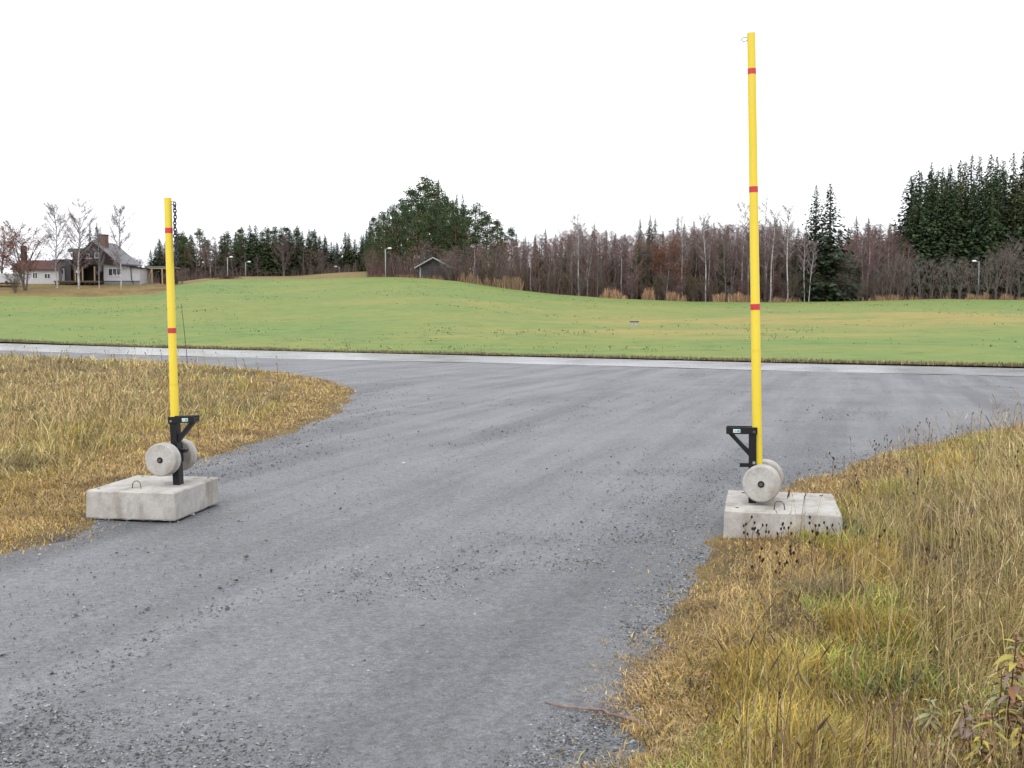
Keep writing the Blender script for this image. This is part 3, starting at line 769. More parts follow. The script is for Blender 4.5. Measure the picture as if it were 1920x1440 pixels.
def zone_of(px, label):
    if 'long birch wood' in label or 'long wood' in label or 'birch wood' in label:
        if label.startswith(('young green', 'dark spruce top', 'bare ', 'slim bare', 'low bare', 'dark spruce at')):
            for lim, t in ((1010, 'right of the shed'), (1160, 'left of the rusty tree'), (1300, 'around the rusty tree'), (1410, 'left of the tall boom'), (1505, 'right of the tall boom'), (1590, 'by the ragged spruces')):
                if px < lim: return ', ' + t
            return ', beside the dense spruces'
    if 'dense' in label and 'ragged' not in label:
        return ', ' + ('at its birch-wood end' if px < 1765 else 'in its middle' if px < 1845 else 'at its outer end')
    if 'tan mounds' in label:
        return ', ' + ('by the short boom' if px < 410 else 'left of the broad bare tree' if px < 510 else 'behind the broad bare tree' if px < 600 else 'towards the pine hill')
    if label.startswith('full green pine'):
        return ', ' + ('left flank' if px < 750 else 'crest' if px < 845 else 'right flank')
    return ''
def tree(name, kind, px, ytop, dist, label, group, wide=1.0, var=None, lean=0.0, leandir=0.0, hmin=2.0):
    x = (px - 960) / F * dist / CP
    z = tz(x, dist)
    tr, cr, H = KIND[kind][random.randrange(len(KIND[kind])) if var is None else var % len(KIND[kind])]
    h = max(hmin, pt(px, ytop, dist).z - z)
    root = empty(name, (x, dist, z))
    s = h / H
    root.scale = (s * wide, s * wide, s)
    root.rotation_euler = (lean * math.cos(leandir), lean * math.sin(leandir), random.uniform(0, 6.28))
    if lean: root.rotation_euler = (0, lean, 0)
    tag(root, label + zone_of(px, label), 'shrub' if 'shrub' in name else 'tree', group)
    link('trunk', tr, root); link('crown', cr, root)
    return root

# ------------------------------------------------------------------ the wood
def ed(px): return float(np.interp(px, E_PX, E_D))
def jit(a): return random.uniform(-a, a)
# wood on the rise behind the mounds, left of the pine hill
SK = 'wood behind the tan mounds'
for px, yt in [(288, 468), (297, 461), (306, 450), (338, 430), (349, 431), (362, 438), (420, 440), (432, 437), (447, 434), (458, 424), (473, 420), (484, 421), (496, 431), (507, 427), (519, 432), (531, 424), (546, 426), (561, 421), (570, 432), (583, 428), (594, 428), (603, 440), (614, 444), (624, 452), (634, 453), (650, 433), (657, 435), (668, 446), (680, 440), (690, 428)]:
    tree('spruce_tree', 'spruce', px, yt, 248 + jit(9), 'dark green spruce in the wood behind the tan mounds', SK, 2.3)
for px, yt, d in [(380, 431, 244), (352, 445, 240), (395, 452, 246), (505, 428, 250), (540, 427, 250), (478, 440, 252), (430, 436, 246), (455, 430, 244), (520, 428, 246), (560, 430, 248), (590, 436, 247), (345, 440, 242)]:
    tree('pine_tree', 'pine', px, yt, d, 'round-topped pine among spruces behind the tan mounds', SK, 1.0)
for px, yt, k, w in [(318, 470, 'birch', 1.5), (400, 440, 'birch', 1.7), (408, 446, 'birch', 1.5), (372, 455, 'birch', 1.5), (388, 462, 'birch', 1.5), (440, 470, 'birch', 1.4), (572, 462, 'birch', 1.3), (600, 470, 'birch', 1.4), (586, 466, 'birch', 1.4), (655, 478, 'birch', 1.2), (632, 484, 'birch', 1.3), (668, 486, 'birch', 1.2), (690, 470, 'birch', 1.3), (330, 475, 'birch', 1.4), (462, 476, 'birch', 1.4), (425, 480, 'birch', 1.4), (486, 478, 'birch', 1.4)]:
    tree('birch_tree', k, px, yt, 238 + jit(4), 'bare greyish birch before the spruces behind the tan mounds', SK, w)
tree('bare_tree', 'big_bare', 535, 444, 232, 'broad bare leafless tree with rounded crown before dark spruces', None, 1.05)
tree('bare_tree', 'big_bare', 606, 472, 231, 'small pale pinkish bare tree beside the broad leafless one', None, 0.9)
for px in range(300, 700, 18):
    tree('spruce_tree', 'spruce', px + jit(8), 448 + jit(10), 264 + jit(5), 'shaded rear spruce behind the tan mounds', SK + ', rear row', 1.9)

# pine hill behind the grey shed
PH_ = 'pine stand on the hill behind the shed'
for px, yt, d, w, vv in [(703, 408, 214, .8, 1), (720, 400, 220, .95, 0), (738, 388, 216, 1.0, 2), (757, 378, 222, 1.0, 0), (775, 356, 228, 1.0, 1), (800, 337, 226, 1.05, 0), (818, 345, 222, 1.0, 2), (835, 372, 214, 1.05, 0), (790, 372, 208, 1.05, 2), (765, 392, 204, 1.05, 2), (745, 405, 202, 1.0, 0), (812, 385, 204, 1.0, 0), (848, 380, 206, .95, 2), (870, 388, 204, 1.0, 0), (893, 384, 200, 1.0, 2), (912, 403, 198, 1.05, 3), (932, 414, 197, .95, 1), (722, 420, 200, 1.0, 2), (700, 432, 208, .9, 0), (880, 410, 196, .95, 0), (856, 405, 198, 1.0, 3), (782, 410, 199, 1.0, 0), (958, 428, 199, .8, 3), (832, 408, 200, 1.0, 1), (803, 402, 201, 1.0, 1)]:
    tree('pine_tree', 'pine', px, yt, d, 'full green pine in the tall stand behind the grey shed', PH_, w * 1.0, vv)
for px, yt, d in [(824, 334, 230), (836, 356, 226), (858, 361, 208), (869, 362, 210), (729, 388, 226), (741, 379, 230), (713, 398, 226), (696, 412, 224), (850, 372, 214), (690, 432, 222), (684, 436, 224), (1003, 440, 205), (968, 436, 208), (985, 441, 206)]:
    tree('spruce_tree', 'spruce', px, yt, d, 'slim spruce tip rising among the pines behind the grey shed', PH_, .95)
for px, yt in [(700, 470), (712, 478), (740, 470), (752, 474), (764, 472), (778, 462), (792, 452), (797, 466), (806, 455), (820, 462), (835, 470), (850, 462), (862, 458), (876, 462), (888, 458), (900, 462), (846, 480), (868, 478), (892, 474)]:
    tree('birch_tree', 'birch', px, yt, ed(px) + 7 + jit(3), 'bare birch standing right behind the grey shed', 'bare trees round the shed', 1.5)

# long bare birch wood
WX = np.array([890, 940, 1000, 1050, 1085, 1130, 1180, 1250, 1320, 1400, 1480, 1530, 1590, 1620, 1660, 1700])
WY = np.array([452, 448, 446, 436, 424, 436, 440, 436, 424, 424, 432, 452, 440, 426, 430, 446])
def top_at(px): return float(np.interp(px, WX, WY))
LB = 'bare birch wood along the field'
for row, (dd, step, lift, w) in enumerate([(3, 15, 14, 1.25), (9, 13, 6, 1.4), (17, 14, 3, 1.5), (26, 15, 0, 1.6)]):
    for px in np.arange(892 + row * 3, 1702, step):
        p = px + jit(5)
        if row < 2 and 1512 < p < 1575: continue
        tree('birch_tree', 'birch', p, top_at(p) + lift + (jit(9) if random.random() < .7 else random.uniform(4, 38)), ed(p) + dd + jit(2.5), ['slim bare birch at the field side of the long wood', 'bare purplish birch inside the long birch wood', 'bare purplish birch inside the long birch wood', 'bare birch deep at the back of the long birch wood'][row], LB + [', front', ', inner', ', inner', ', rear'][row], w, lean=jit(.05))
for px, yt in [(940, 425), (1003, 440), (1022, 427), (1041, 438), (1113, 417), (1135, 428), (1152, 436), (1198, 408), (1217, 402), (1226, 407), (1240, 432), (1268, 414), (1280, 418), (1298, 413), (1317, 407), (1323, 410), (1335, 416), (1360, 424), (1402, 412), (1450, 408), (1458, 412), (1472, 420), (1492, 425), (1506, 422), (1585, 425), (1600, 404), (1622, 406), (1644, 418), (1662, 416), (1672, 414), (1690, 405), (1570, 428), (1090, 434), (1070, 436), (1170, 436), (1260, 428), (1345, 428), (1380, 426), (1425, 420), (1440, 414), (1635, 424)]:
    tree('spruce_tree', 'spruce', px, yt, ed(px) + 34 + jit(6), 'dark spruce top showing above the bare birch wood', 'spruces behind the birch wood', 1.35)
for px in range(900, 1710, 21):
    tree('spruce_tree', 'spruce', px + jit(8), top_at(px) + 16 + jit(9), ed(px) + 44 + jit(4), 'dark spruce at the back of the birch wood', 'spruces deep behind the birch wood', 1.6)
for px, yt, ln in [(1085, 406, 0), (1388, 384, 0), (1398, 390, .02), (1432, 380, -.03), (1441, 398, 0), (1474, 390, -.06), (1322, 404, 0), (1278, 410, 0)]:
    tree('tall_birch', 'tall_birch', px, yt, ed(px) + 2.5 + jit(1.5), {1085: 'tall pale birch with feathery top midway between shed and rusty tree', 1388: 'tall pale birch with feathery top just left of the tall boom', 1398: 'tall pale birch partly behind the tall boom', 1432: 'tallest pale birch just right of the tall boom', 1441: 'second tall pale birch right of the tall boom', 1474: 'pale birch leaning left, midway between tall boom and ragged spruces', 1322: 'slim pale birch rising above the wood right of the rusty tree', 1278: 'slim pale birch rising directly behind the rusty tree'}[px], 'tall pale birches', 1.0, lean=ln)
tree('tall_birch', 'tall_birch', 1513, 455, ed(1513) - .5, 'slim white birch trunk leaning beside the pair of spruces', None, .8, 0, .05)
tree('tall_birch', 'tall_birch', 1505, 440, ed(1505) + .5, 'slim white birch trunk left of the leaning one', None, .8, 0, -.05)
tree('twin_spruce', 'wild_spruce', 1524, 346, ed(1524) + 4, 'ragged tall spruce, left of the free-standing pair', 'pair of ragged spruces', 1.55, 0)
tree('twin_spruce', 'wild_spruce', 1550, 343, ed(1550) + 3, 'ragged tall spruce, right of the free-standing pair', 'pair of ragged spruces', 1.9, 1)
for px, yt in [(905, 470), (1012, 462), (1060, 470), (1148, 478), (1196, 440), (1214, 425), (1205, 488), (1300, 470), (1350, 455), (1372, 480), (1455, 440), (1420, 475), (1488, 450), (1600, 470), (1650, 450), (1682, 440)]:
    tree('spruce_tree', 'spruce', px, yt, ed(px) + 8 + jit(3), 'young green spruce inside the long birch wood' if px not in (1214,) else 'dark bushy spruce inside the long birch wood left of the rusty tree', 'spruces inside the birch wood', 1.5)
tree('rust_leaved_tree', 'rust_tree', 1262, 458, ed(1262) + 2, 'small tree still holding rust-orange leaves in the bare wood', None, 1.3)
tree('rust_leaved_tree', 'rust_tree', 1238, 468, ed(1238) + 3, 'smaller rust-leaved tree in front of the bare wood', None, .9)
# dark spruce stand on the right
RS = 'dense spruce stand beyond the right of the field'
ORD = 'first second third fourth fifth sixth seventh eighth ninth tenth eleventh twelfth thirteenth'.split()
TIP = {p: 'dark spruce, %s tip counted from the birch-wood end of the stand' % ORD[i] for i, p in enumerate((1718, 1737, 1758, 1772, 1790, 1800, 1811, 1826, 1846, 1858, 1870, 1888, 1908))}
for px, yt, d in [(1718, 322, 0), (1737, 303, 3), (1758, 312, 6), (1772, 306, 8), (1790, 298, 4), (1800, 302, 12), (1811, 288, 6), (1826, 290, 8), (1846, 288, 5), (1858, 292, 10), (1870, 298, 3), (1888, 284, 9), (1908, 280, 4), (1928, 292, 6), (1950, 288, 4), (1980, 300, 6), (1705, 352, 6), (1748, 330, 1), (1780, 335, 0), (1835, 330, -1), (1862, 335, 0), (1895, 330, -1), (1815, 340, 0), (1698, 395, 2), (1730, 345, 8), (1765, 350, 0), (1850, 350, -2), (1915, 340, -2)]:
    tree('spruce_tree', 'spruce', px, yt, ed(px) + 10 + d, TIP.get(px, 'lower dark spruce filling the dense stand beneath its tips'), RS, 1.5 + jit(.3))
for px in range(1700, 1990, 17):
    tree('spruce_tree', 'spruce', px + jit(6), 335 + jit(18), ed(px) + 30 + jit(4), 'dark spruce in the rear of the dense stand', RS + ', rear', 2.2)
for px, yt, w in [(1580, 470, 1.2), (1665, 474, 1.3), (1678, 480, 1.2), (1690, 486, 1.2), (1705, 496, 1.2), (1722, 482, 1.2), (1742, 485, 1.3), (1760, 494, 1.1), (1778, 478, 1.1), (1795, 490, 1.2), (1812, 482, 1.2), (1828, 492, 1.1), (1846, 476, 1.1), (1862, 470, 1.2), (1880, 446, 1.0), (1890, 458, 1.1), (1908, 482, 1.2), (1925, 476, 1.2), (1650, 490, 1.2), (1636, 495, 1.2)]:
    tree('bare_shrub', 'thin_shrub', px, yt, ed(px) + 1.5 + jit(1.2), 'grey bare multi-stemmed shrub at the foot of the dense spruces', 'bare shrubs below the spruce stand', w * .75)
for px in np.arange(840, 1640, 24):
    tree('bare_shrub', 'shrub', px + jit(9), np.interp(px, E_PX, E_PY) - 40 + jit(14), ed(px) + 1.5 + jit(1), 'low bare shrub at the field edge of the birch wood', 'bare shrubs along the birch wood', 1.0)

# undergrowth and reeds at the edge of the field
def fringe(name, pxs, n, depth, h, w, cols, label, cat, seed, lean=.25):
    r = np.random.default_rng(seed)
    px = r.uniform(pxs[0], pxs[1], n)
    dens = smooth(pxs[2] - .12, pxs[2] + .22, vnoise(px, px * 0, 22, seed) + .35 * vnoise(px, px * 0, 5, seed + 1)) * smooth(0, 22, np.minimum(px - pxs[0], pxs[1] - px)) if len(pxs) > 2 else np.ones(n)
    keep = r.random(n) < dens; dens = dens[keep]
    px = px[keep]; n = len(px)
    d = np.interp(px, E_PX, E_D) + r.uniform(depth[0], depth[1], n)
    x = (px - 960) / F * d
    z = terrain(x, d)
    hh = r.uniform(h[0], h[1], n) * (0.75 + .8 * np.clip(vnoise(px, px * 0, 9, seed + 2) + .5, 0, 1)) * (.35 + .65 * dens)
    P0 = np.stack([x, d, z - .1], 1); P1 = P0 + np.stack([r.normal(0, lean, n) * hh, r.normal(0, lean, n) * hh, hh], 1)
    V, Q = strips(P0, P1, r.uniform(w[0], w[1], n), r)
    C = np.array(cols)[r.integers(0, len(cols), n)] * r.uniform(.65, 1.3, (n, 1))
    o = link(name, make_mesh(name, V, Q, None, [M_TWIG], np.repeat(C, 4, 0)))
    tag(o, label, cat, None, 'stuff'); return o
fringe('undergrowth', (1690, 2000), 1800, (.5, 12), (.6, 1.8), (.012, .03), [(.11, .08, .08), (.11, .095, .085), (.09, .07, .06)], 'thin bare brush below the dense spruces', 'undergrowth', 5)
fringe('undergrowth', (690, 1690), 22000, (.5, 30), (1.0, 4.2), (.012, .03), [(.11, .08, .08), (.11, .095, .085), (.09, .07, .06), (.13, .09, .075)], 'tangle of bare brown brush under the birch wood', 'undergrowth', 3)
fringe('reeds', (855, 1010, -.25), 2600, (-.5, 2.2), (.7, 1.9), (.03, .06), [(.30, .225, .14), (.26, .185, .11), (.23, .145, .10)], 'tan tall dry grass below the grey shed', 'dry grass', 4, .12)
fringe('reeds', (1120, 1430, -.12), 4200, (-.8, 2.5), (.6, 1.6), (.03, .07), [(.34, .27, .165), (.29, .215, .13), (.24, .155, .105)], 'tan tall dry grass between field and birch wood', 'dry grass', 6, .15)
fringe('reeds', (1430, 1990, -.05), 3800, (-.8, 2.0), (.3, 1.0), (.03, .06), [(.27, .205, .125), (.22, .14, .10), (.20, .16, .095)], 'low dry grass along the foot of the spruces', 'dry grass', 8, .2)
fringe('reeds', (700, 880, -.1), 1500, (0, 4), (.3, .9), (.03, .06), [(.25, .165, .11), (.18, .115, .085)], 'low rusty weeds in front of the grey shed', 'dry grass', 9, .2)
fringe('undergrowth', (270, 700), 3000, (34, 60), (.8, 2.6), (.02, .045), [(.11, .08, .08), (.11, .095, .085), (.09, .07, .06)], 'bare brush under the spruces behind the mounds', 'undergrowth', 13)

# ------------------------------------------------------------------ farm on the left
M_TIMBER = material('dark_brown_boards', rough=0.8, spec=0.15)
v = coords(M_TIMBER)
base(M_TIMBER, ramp(M_TIMBER, noise(M_TIMBER, coords(M_TIMBER, (6, 6, .5)), 2, 4), [(0.3, (0.036, 0.026, 0.024)), (0.7, (0.064, 0.046, 0.042))]))
M_WHITEWALL = material('white_boards', rough=0.7, spec=0.2)
base(M_WHITEWALL, ramp(M_WHITEWALL, noise(M_WHITEWALL, coords(M_WHITEWALL, (5, 5, .6)), 2, 4), [(0.3, (0.40, 0.39, 0.41)), (0.7, (0.52, 0.51, 0.53))]))
M_METALROOF = material('grey_roof', rough=0.55, spec=0.3)
base(M_METALROOF, ramp(M_METALROOF, noise(M_METALROOF, coords(M_METALROOF), 1.5, 4), [(0.3, (0.12, 0.12, 0.132)), (0.7, (0.18, 0.18, 0.192))]))
M_REDROOF = material('red_brown_roof', rough=0.8, spec=0.2)
base(M_REDROOF, ramp(M_REDROOF, noise(M_REDROOF, coords(M_REDROOF), .7, 5), [(0.3, (0.062, 0.032, 0.028)), (0.7, (0.105, 0.048, 0.041))]))
M_BRICK = material('chimney_brick', rough=0.9, spec=0.1)
base(M_BRICK, ramp(M_BRICK, noise(M_BRICK, coords(M_BRICK), 3, 4), [(0.3, (0.14, 0.075, 0.058)), (0.7, (0.20, 0.11, 0.085))]))
M_DARK = material('dark_trim', (0.03, 0.028, 0.03), 0.6, 0.3)
M_GLASS = material('window_glass', (0.02, 0.025, 0.03), 0.08, 0.5)
M_PALEWOOD = material('new_timber', (0.40, 0.30, 0.17), 0.75, 0.2)
M_GREENROOF = material('mossy_roof', (0.085, 0.13, 0.10), 0.8, 0.2)
M_FRAME = material('white_frame', (0.62, 0.62, 0.63), 0.5, 0.3)
HD = 184.0; S = F / HD
def hx(px): return (px - 190) / S
HZ = tz((190 - 960) / F * HD, HD); BY = 531.0
def hz(py): return (BY - py) / S
def on_ground(px, d): x = (px - 960) / F * d; return (x, d, tz(x, d))
HZ0 = pt(190, 531, HD).z
house = empty('farmhouse', ((190 - 960) / F * HD, HD, HZ0), 0)
tag(house, 'dark brown gabled farmhouse with grey roof, brick chimney and white annex', 'house')
def window(parent, x0, x1, z0, z1, y, bars=1):
    g_ = MB().box(x0, x1, y - .03, y - .01, z0, z1).build('window', M_GLASS, parent)
    f_ = MB(); t = .10
    f_.box(x0 - t, x0, y - .07, y - .005, z0 - t, z1 + t); f_.box(x1, x1 + t, y - .07, y - .005, z0 - t, z1 + t)
    f_.box(x0, x1, y - .069, y - .005, z1, z1 + t); f_.box(x0, x1, y - .069, y - .005, z0 - t, z0)
    for b in range(bars):
        xm = x0 + (x1 - x0) * (b + 1) / (bars + 1); f_.box(xm - .04, xm + .04, y - .06, y - .031, z0, z1)
    f_.build('frame', M_FRAME, g_)
# annex
ax0, ax1 = hx(198), hx(265)
MB().prism([(ax0, -1.0), (ax1, -1.0), (ax1, hz(502.5) - .1), (ax0, hz(494.5) - .1)], 0, 6).build('annex_wall', M_WHITEWALL, house)
MB().box(ax0 - .01, ax1 + .02, -.03, -.002, -1.0, .38).build('plinth', material('grey_plinth', (.20, .20, .22), .8, .2), house)
MB().box(ax0 - .02, ax1 + .02, -.06, -.031, .30, .42).build('base_trim', M_DARK, house)
MB().prism([(ax0 - .3, hz(493.5)), (ax1 + .35, hz(501.5)), (ax1 + .35, hz(503.3)), (ax0 - .3, hz(495.6))], -.5, 6.3).build('annex_roof', M_DARK, house)
window(house, hx(207.5), hx(230), hz(516.5), hz(504.5), 0, 2)
for k, xx in enumerate((216, 222, 227)):
    MB().box(hx(xx), hx(xx) + .22, -.05, -.032, hz(516.5), hz(514.5)).build('window_ornament', M_FRAME, house)
MB().tube([(hx(249), -.1, hz(501)), (hx(250), -.1, hz(523)), (hx(254.5), -.35, hz(532))], .07, 8).build('downpipe', M_DARK, house)
# main gable, turned so its right roof slope shows
gx = hx(171)
gm = Matrix.Translation((gx, 2.6, 0)) @ Matrix.Rotation(R(-13), 4, 'Z')
def gpart(mb, name, mat, parent=house): return link(name, mb.mesh(name, mat, M=gm), parent)
AP, EV, HW, GL = hz(451), hz(488), 4.6, 6.0
gpart(MB().prism([(-HW, -1), (HW, -1), (HW, EV), (0, AP - .25), (-HW, EV)], 0, GL), 'gable_wall', M_TIMBER)
sl = (AP - EV) / HW
def roofplane(s):
    x1 = s * (HW + .65)
    V = [(0, -.55, AP), (x1, -.55, AP - sl * (HW + .65)), (x1, GL + .5, AP - sl * (HW + .65)), (0, GL + .5, AP)]
    return MB().hexa([(a, b, c - .22) for a, b, c in V] + V) if s > 0 else MB().hexa([(a, b, c - .22) for a, b, c in (V[1], V[0], V[3], V[2])] + [V[1], V[0], V[3], V[2]])
rf = gpart(roofplane(1), 'roof', M_METALROOF); gpart(roofplane(-1), 'roof', M_METALROOF)
for s in (-1, 1):
    x1 = s * (HW + .68)
    bb = MB().tube([(0, -.60, AP - .12), (x1, -.60, AP - .12 - sl * (HW + .68))], .14, 4); gpart(bb, 'barge_board', M_TIMBER)
gpart(MB().box(.1, 1.5, 1.0, 2.1, AP - 1.6, hz(439)), 'chimney', M_BRICK, rf)
gpart(MB().box(.0, 1.6, .9, 2.2, hz(439), hz(437.5)), 'chimney_cap', M_DARK, rf)
def gwin(x0, x1, z0, z1):
    g_ = gpart(MB().box(x0, x1, -.05, -.01, z0, z1), 'window', M_GLASS)
    f_ = MB(); t = .11
    f_.box(x0 - t, x0, -.09, -.005, z0 - t, z1 + t); f_.box(x1, x1 + t, -.09, -.005, z0 - t, z1 + t); f_.box(x0, x1, -.089, -.005, z1, z1 + t); f_.box(x0, x1, -.089, -.005, z0 - t, z0)
    gpart(f_, 'frame', M_FRAME, g_)
gwin(.15, .85, hz(482), hz(474)); gwin(-1.6, -1.1, hz(483), hz(475.5)); gwin(-2.6, -2.2, hz(483), hz(475.5))
bal = gpart(MB().box(-3.0, .2, -1.0, -.93, hz(484), hz(483)), 'balcony_rail', M_FRAME)
gpart(MB().box(-3.0, 2.2, -1.05, -.02, hz(497), hz(495)), 'balcony_floor', M_TIMBER)
gpart(MB().box(-3.0, 2.2, -1.0, -.94, hz(495), hz(485)), 'balcony_front', M_TIMBER)
# side wing with mossy roof
MB().box(hx(136), hx(152), 1.2, 7, -1, hz(471)).build('side_wall', M_TIMBER, house)
MB().hexa([(hx(128), .6, hz(472)), (hx(155), .6, hz(471.5)), (hx(155), 7.5, hz(471)), (hx(128), 7.5, hz(472)), (hx(130), .6, hz(466.5)), (hx(155), .6, hz(465.5)), (hx(155), 7.5, hz(465.5)), (hx(130), 7.5, hz(466.5))]).build('side_roof', M_GREENROOF, house)
MB().box(hx(130), hx(135.8), 1.6, 4, hz(482), hz(474)).build('side_bay', M_WHITEWALL, house)
# porch and deck
MB().hexa([(hx(152), -2.4, hz(503.5)), (hx(197), -2.4, hz(497)), (hx(197), 2.0, hz(495)), (hx(152), 2.0, hz(501)), (hx(152), -2.4, hz(502)), (hx(197), -2.4, hz(495)), (hx(197), 2.0, hz(493)), (hx(152), 2.0, hz(499.5))]).build('porch_roof', M_TIMBER, house)
for xx in (154.5, 160, 168, 190):
    MB().box(hx(xx) - .09, hx(xx) + .09, -2.2, -2.02, 0.3, hz(501)).build('porch_post', M_PALEWOOD, house)
MB().box(hx(116), hx(196), -2.5, 1.0, .05, .35).build('deck', material('deck_boards', (.13, .095, .075), .8, .2), house)
for k in range(9):
    MB().box(hx(118 + k * 9), hx(118 + k * 9) + .15, -2.4, -2.2, -1.0, .049).build('deck_post', M_DARK, house)
MB().box(hx(141), hx(149), 1.0, 1.19, hz(511), hz(507)).build('window_box', M_FRAME, house)
# link building and low wing
link_b = empty('link_building', ((122 - 960) / F * (HD + 3), HD + 3, HZ0), 0)
tag(link_b, 'dark flat-roofed passage with white door between farmhouse and red-roofed wing', 'building')
def lx_(px): return (px - 122) / S
MB().box(lx_(107), lx_(137), 0, 5, -1, hz(487)).build('wall', material('grey_brown_wall', (.065, .06, .062), .8, .2), link_b)
MB().box(lx_(104), lx_(137.5), -.4, 5.4, hz(487), hz(485)).build('roof', M_DARK, link_b)
dr = MB().box(lx_(116), lx_(125), -.05, -.01, .4, hz(502)).build('door', M_FRAME, link_b)
MB().box(lx_(118.5), lx_(122.5), -.08, -.051, hz(512), hz(505)).build('door_pane', M_GLASS, dr)
wing = empty('low_wing', ((70 - 960) / F * (HD + 1.5), HD + 1.5, HZ0), 0)
tag(wing, 'long low white outbuilding under a red-brown roof left of the farmhouse', 'building')
def wx(px): return (px - 70) / S
MB().box(wx(28), wx(114), 0, 6, -1, hz(505.5)).build('wall', M_WHITEWALL, wing)
w_r = MB().hexa([(wx(25), -.5, hz(506)), (wx(116), -.5, hz(506)), (wx(116), 3.2, hz(487)), (wx(25), 3.2, hz(487)), (wx(25), -.5, hz(504.6)), (wx(116), -.5, hz(504.6)), (wx(116), 3.2, hz(485.5)), (wx(25), 3.2, hz(485.5))]).build('roof', M_REDROOF, wing)
MB().hexa([(wx(25), 3.21, hz(487)), (wx(116), 3.21, hz(487)), (wx(116), 6.8, hz(506)), (wx(25), 6.8, hz(506)), (wx(25), 3.21, hz(485.5)), (wx(116), 3.21, hz(485.5)), (wx(116), 6.8, hz(504.6)), (wx(25), 6.8, hz(504.6))]).build('roof', M_REDROOF, wing)
MB().prism([(wx(114.2), hz(505.5)), (wx(114.3), hz(505.5)), (wx(114.3), hz(487.5)), (wx(114.2), hz(487.5))], 3.0, 3.1).build('gable_end', M_TIMBER, wing)
MB().box(wx(27), wx(35), 3.4, 4.3, hz(492), hz(458)).build('chimney', M_TIMBER, w_r)
window(wing, wx(66), wx(74), hz(521), hz(511), 0, 1); window(wing, wx(88), wx(98), hz(521), hz(513), 0, 1)
ob = empty('white_trailer', ((8 - 960) / F * 176, 176, pt(8, 533, 176).z))
tag(ob, 'low white box trailer parked at the left end of the bank', 'trailer')
s2 = F / 176
MB().box(-40 / s2, 22 / s2, 0, 2.3, .25, 20 / s2).build('body', M_WHITEWALL, ob, bevel=.05)
for xx in (-20, 8): MB().tube([(xx / s2, -.02, .25), (xx / s2, .2, .25)], .32, 14).build('wheel', M_DARK, ob)
MB().box(-40 / s2, 22 / s2, .05, 2.2, .12, .249).build('chassis', M_DARK, ob)
# carport
cp = empty('carport', ((296 - 960) / F * 188, 188, pt(296, 529, 188).z)); s3 = F / 188
tag(cp, 'open timber carport with flat roof right of the white annex', 'carport')
def cx(px): return (px - 296) / s3
def cz(py): return (529 - py) / s3
MB().box(cx(276), cx(325), -.4, 5, cz(502), cz(499.5)).build('roof', M_METALROOF, cp)
MB().box(cx(277), cx(324), -.3, -.1, cz(504.5), cz(502.05)).build('roof_beam', M_PALEWOOD, cp)
for xx in (279, 289, 308, 322): MB().box(cx(xx) - .1, cx(xx) + .1, -.28, -.1, -.8, cz(504.55)).build('post', M_PALEWOOD, cp)
MB().tube([(cx(279.5), -.2, .1), (cx(288), -.2, cz(505))], .09, 4).build('brace', M_PALEWOOD, cp)
MB().box(cx(290), cx(322), 3.5, 4.5, -.8, cz(505)).build('back_wall', M_TIMBER, cp)
# garden trees
tree('rowan_tree', 'rowan', 52, 424, 173, 'spreading rowan with last reddish leaves in front of the white outbuilding', None, 1.25)
tree('rowan_tree', 'rowan', 8, 432, 190, 'smaller reddish-leaved tree at the far left behind the trailer', None, 1.0)
tree('garden_birch', 'garden_birch', 112, 388, 177, 'bare pale birch in front of the flat-roofed passage', 'bare garden birches', 1.0, 0)
tree('garden_birch', 'garden_birch', 152, 381, 177, 'tallest bare birch in front of the farmhouse porch', 'bare garden birches', 1.05, 1)
tree('garden_birch', 'garden_birch', 191, 430, 178, 'slight bare birch before the farmhouse gable', 'bare garden birches', .6, 0)
tree('garden_birch', 'garden_birch', 231, 392, 178, 'single bare birch in front of the white annex window', 'bare garden birches', .85, 0)
tree('garden_spruce', 'spruce', 176, 420, 205, 'left of two dark spruces rising behind the farmhouse roof', 'spruces behind the farmhouse', 1.3)
tree('garden_spruce', 'spruce', 189, 416, 205, 'right of two dark spruces rising behind the farmhouse roof', 'spruces behind the farmhouse', 1.3)
for px, yt, d, lb in [(34, 508, 170, 'brown bare bush at the foot of the spreading rowan'), (345, 502, 184, 'round reddish-brown bare bush beside the carport'), (330, 505, 186, 'bare bush directly right of the carport'), (262, 480, 205, 'bare bush behind the right end of the white annex'), (320, 512, 178, 'small bare bush on the bank below the carport'), (245, 486, 208, 'small bare bush behind the white annex roof')]:
    tree('bare_shrub', 'shrub', px, yt, d, lb, None, 1.3)

# ------------------------------------------------------------------ grey log shed on the hill
SD = 187.0; ss = F / SD
sh = empty('log_shed', ((814 - 960) / F * SD, SD, pt(814, 524, SD).z), R(-6))
tag(sh, 'small weathered grey log shed with pale-edged gable roof on the hill', 'shed')
M_LOG = material('weathered_logs', rough=0.85, spec=0.15)
base(M_LOG, ramp(M_LOG, noise(M_LOG, coords(M_LOG, (.5, 3, 3)), 3, 5), [(0.3, (0.055, 0.051, 0.053)), (0.7, (0.105, 0.098, 0.10))]))
hw = 27.5 / ss; wh = 25.5 / ss; ap = 40.5 / ss
MB().prism([(-hw, -.8), (hw, -.8), (hw, wh), (0, ap - .25), (-hw, wh)], .05, 6).build('wall', M_LOG, sh)
for k in range(12):
    z = .05 + k * .205
    MB().tube([(-hw - .18, 0, z), (hw + .18, 0, z)], .10, 7).build('log', M_LOG, sh)
for k in range(7):
    z = wh + .1 + k * .2; hl = hw * (1 - (z - wh) / (ap - wh)) - .1
    if hl > .15: MB().tube([(-hl, .02, z), (hl, .02, z)], .085, 7).build('gable_board', M_LOG, sh)
